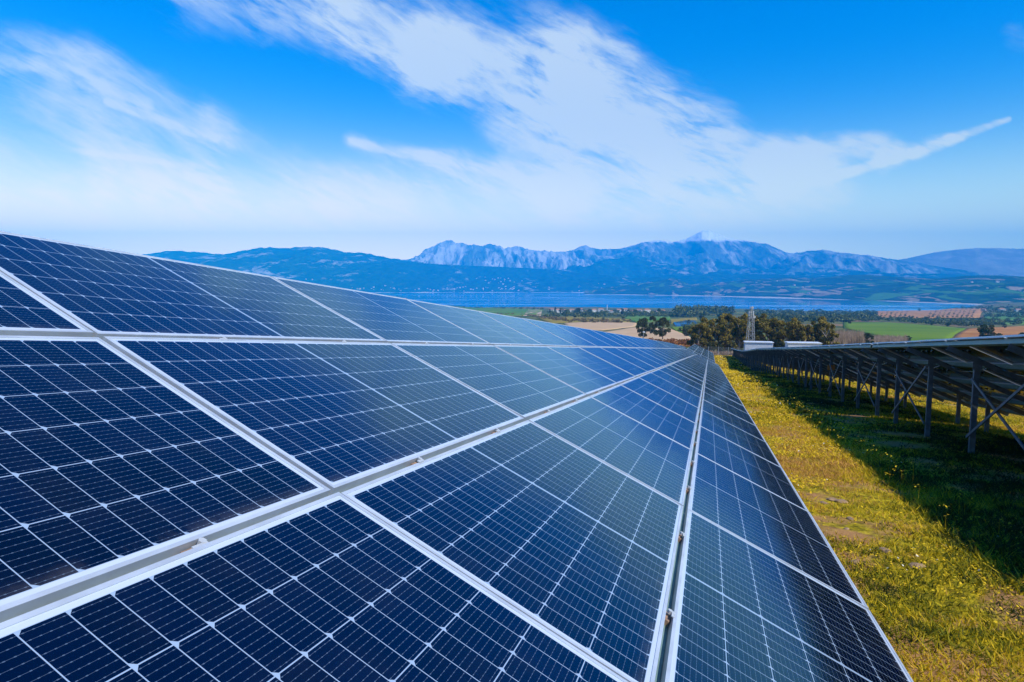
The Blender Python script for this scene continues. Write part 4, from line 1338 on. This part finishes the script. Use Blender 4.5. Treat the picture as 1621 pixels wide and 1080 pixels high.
def fence():
    e = empty('wire_fence', ray_at(1150, 150), 'wire mesh fence with pale posts across the end of the grass strip', 'fence')
    xs = [1098, 1110, 1123, 1139, 1154.5, 1170, 1186, 1203, 1220, 1238, 1258]
    pts = [ray_at(x, 149 + abs(x - 1150) * .02) for x in xs]
    r = np.array(e.location)
    for p in pts:
        mb = MB(); mb.tube([p - r + [0, 0, -.3], p - r + [0, 0, 2.05]], [.05, .05], 7)
        mb.build('post', M_POLE, e)
    mb = MB()
    for a, b in zip(pts[:-1], pts[1:]):
        a = a - r; b = b - r
        for z in np.linspace(.1, 1.95, 9):
            mb.beam(a + [0, 0, z], b + [0, 0, z], .012, .012)
        for k in range(1, 14):
            q = a + (b - a) * k / 14
            mb.beam(q + [0, 0, .1], q + [0, 0, 1.95], .008, .008)
    mb.build('wire_mesh', M_POLE, e)
fence()
def cam_pole():
    p = ray_at(1019.5, 128)
    e = empty('camera_pole', p, 'slim grey pole with a small camera head in front of the left dark tree', 'pole')
    mb = MB(); mb.tube([(0, 0, -.3), (0, 0, 4.5)], [.07, .055], 8); mb.build('pole', M_POLE, e)
    mb = MB(); mb.tube([(0, 0, 4.45), (0, 0, 4.55), (0, 0, 4.72)], [.06, .24, .16], 10); mb.build('camera_head', M_WHITE, e)
    mb = MB(); mb.box((.25, 0, 4.45), (.35, .12, .1)); mb.build('bracket', M_POLE, e)
cam_pole()

# ------------------------------------------------------------------ houses
def house_mesh(w, dp, h, rh, hip=False):
    mb = MB(); mb.box((0, 0, h / 2 - .3), (w, dp, h + .6))
    rf = MB()
    e = .4
    vs = [(-w / 2 - e, -dp / 2 - e, h), (w / 2 + e, -dp / 2 - e, h), (w / 2 + e, dp / 2 + e, h), (-w / 2 - e, dp / 2 + e, h), (-w / 2 + (w * .25 if hip else -e), 0, h + rh), (w / 2 + (-w * .25 if hip else e), 0, h + rh)]
    rf.add(vs, [(0, 1, 5, 4), (2, 3, 4, 5), (1, 2, 5), (3, 0, 4), (3, 2, 1, 0)])
    wn = MB()
    for k in range(3):
        wn.box((-w / 2 + w * (k + .5) / 3, -dp / 2 - .03, h * .55), (w * .12, .05, h * .3))
    return mb.mesh('wall', M_HOUSE), rf.mesh('roof', M_ROOFR), wn.mesh('window', M_GREYD)
HM = [house_mesh(11, 8, 5, 2.2), house_mesh(14, 9, 6, 2.4, True), house_mesh(8, 7, 3.4, 1.6)]
def put_house(x, y, k, label, group, sc=1.0, p=None, simple=False):
    p = unproj(x, y, 120) if p is None else p
    e = empty('house', p, label, 'house', group, rt_.uniform(-.5, .5))
    e.scale = (sc, sc, sc)
    link('wall', HM[k][0], e); link('roof', HM[k][1], e)
    if not simple:
        link('window', HM[k][2], e)
vill = [(873, 493), (884, 495), (893, 493), (905, 494), (918, 493.5), (929, 495), (940, 494), (951, 493.5), (969, 495), (980, 494), (990, 494), (1000, 495), (1012, 494.5), (1024, 495), (1038, 495.5), (1048, 496)]
for i, (x, y) in enumerate(vill):
    where = 'left of the white minaret' if x < 955 else 'right of the white minaret'
    n = (9 - i - 1) if x < 955 else i - 8
    put_house(x, y, i % 3, 'pale village house, number %s in the line counted %s' % (['one', 'two', 'three', 'four', 'five', 'six', 'seven', 'eight', 'nine'][abs(n)], where), 'houses of the lakeside village', .95)
p = unproj(961, 495, 120)
e = empty('minaret', p, 'slender white minaret rising above the lakeside village', 'minaret')
mb = MB(); mb.tube([(0, 0, -1), (0, 0, 17), (0, 0, 17.1), (0, 0, 18.4), (0, 0, 18.5), (0, 0, 22)], [1.4, 1.2, 2.0, 2.0, 1.1, 1.0], 10); mb.build('shaft', M_WHITE, e); e.scale = (.6, .6, .62)
mb = MB(); mb.tube([(0, 0, 22), (0, 0, 28)], [1.15, .05], 10); mb.build('spire', M_WHITE, e)
mb = MB(); mb.box((5, 2, 3.5), (9, 9, 8)); mb.build('prayer_hall', M_WHITE, e)
for (x, y, k, s, lab) in ((1557, 492, 2, 1.1, 'white farm house at the right end of the orchard'), (1585, 493, 1, 1.0, 'white long farm house between the trees at right'), (1611, 493.5, 0, 1.0, 'pale farm house nearest the right frame edge'),
                          (640, 476, 0, 1.6, 'pale house on the sandy spit left of the lake'), (628, 475, 1, 1.4, 'pale house farther left on the sandy spit')):
    put_house(x, y, k, lab, 'farm houses', s)
# villages on the far shore: each house stands on its hillside
def hill_height(objname, X, Y, cache={}):
    if objname not in cache:
        o = bpy.data.objects[objname]
        from mathutils.bvhtree import BVHTree
        cache[objname] = BVHTree.FromPolygons([v.co for v in o.data.vertices], [tuple(q.vertices) for q in o.data.polygons])
    h = cache[objname].ray_cast(Vector((X, Y, 3000)), Vector((0, 0, -1)))
    return h[0].z if h[0] is not None else None
rv = random.Random(31)
FH = house_mesh(16, 12, 9, 3, True)
clusters = [(560, 457, 40, 2, 12, 'on the far shore just over the panel edge'), (660, 459, 40, 1.5, 14, 'at the waterline below the rocky crag'), (740, 458, 50, 2, 16, 'at the waterline right of the rocky crag'), (795, 444, 22, 5, 18, 'in the hill village above the far shore'), (825, 457, 40, 2, 16, 'at the waterline below the hill village'), (470, 446, 45, 5, 10, 'high on the wooded hill at left'), (930, 455, 30, 4, 6, 'near the small headland in mid lake'), (1240, 455, 30, 6, 5, 'among the fields of the right shore hills'), (1600, 455, 30, 8, 6, 'on the shore hill at the right frame edge')]
hit = {}
for (cx, cy, wx, wy, n, where) in clusters:
    for _ in range(n):
        x, y = rv.gauss(cx, wx * .8), rv.gauss(cy, wy * .8)
        r = ray(x, y); r = r / np.linalg.norm(r)
        for nm in ('shore_hills', 'foothills', 'wooded_hills'):
            hill_height(nm, 0, 9e9)
            h = hill_height.__defaults__[0][nm].ray_cast(Vector((0, 0, 0)), Vector(r))
            if h[0] is not None and h[0].z > LAKE_Z + 2:
                e = empty('house', (h[0].x, h[0].y, h[0].z - 1), 'tiny white house ' + where, 'house', 'tiny houses ' + where, rv.uniform(0, 3))
                s = rv.uniform(.45, 1.0); e.scale = (s, s, s)
                link('wall', FH[0], e); link('roof', FH[1], e)
                break
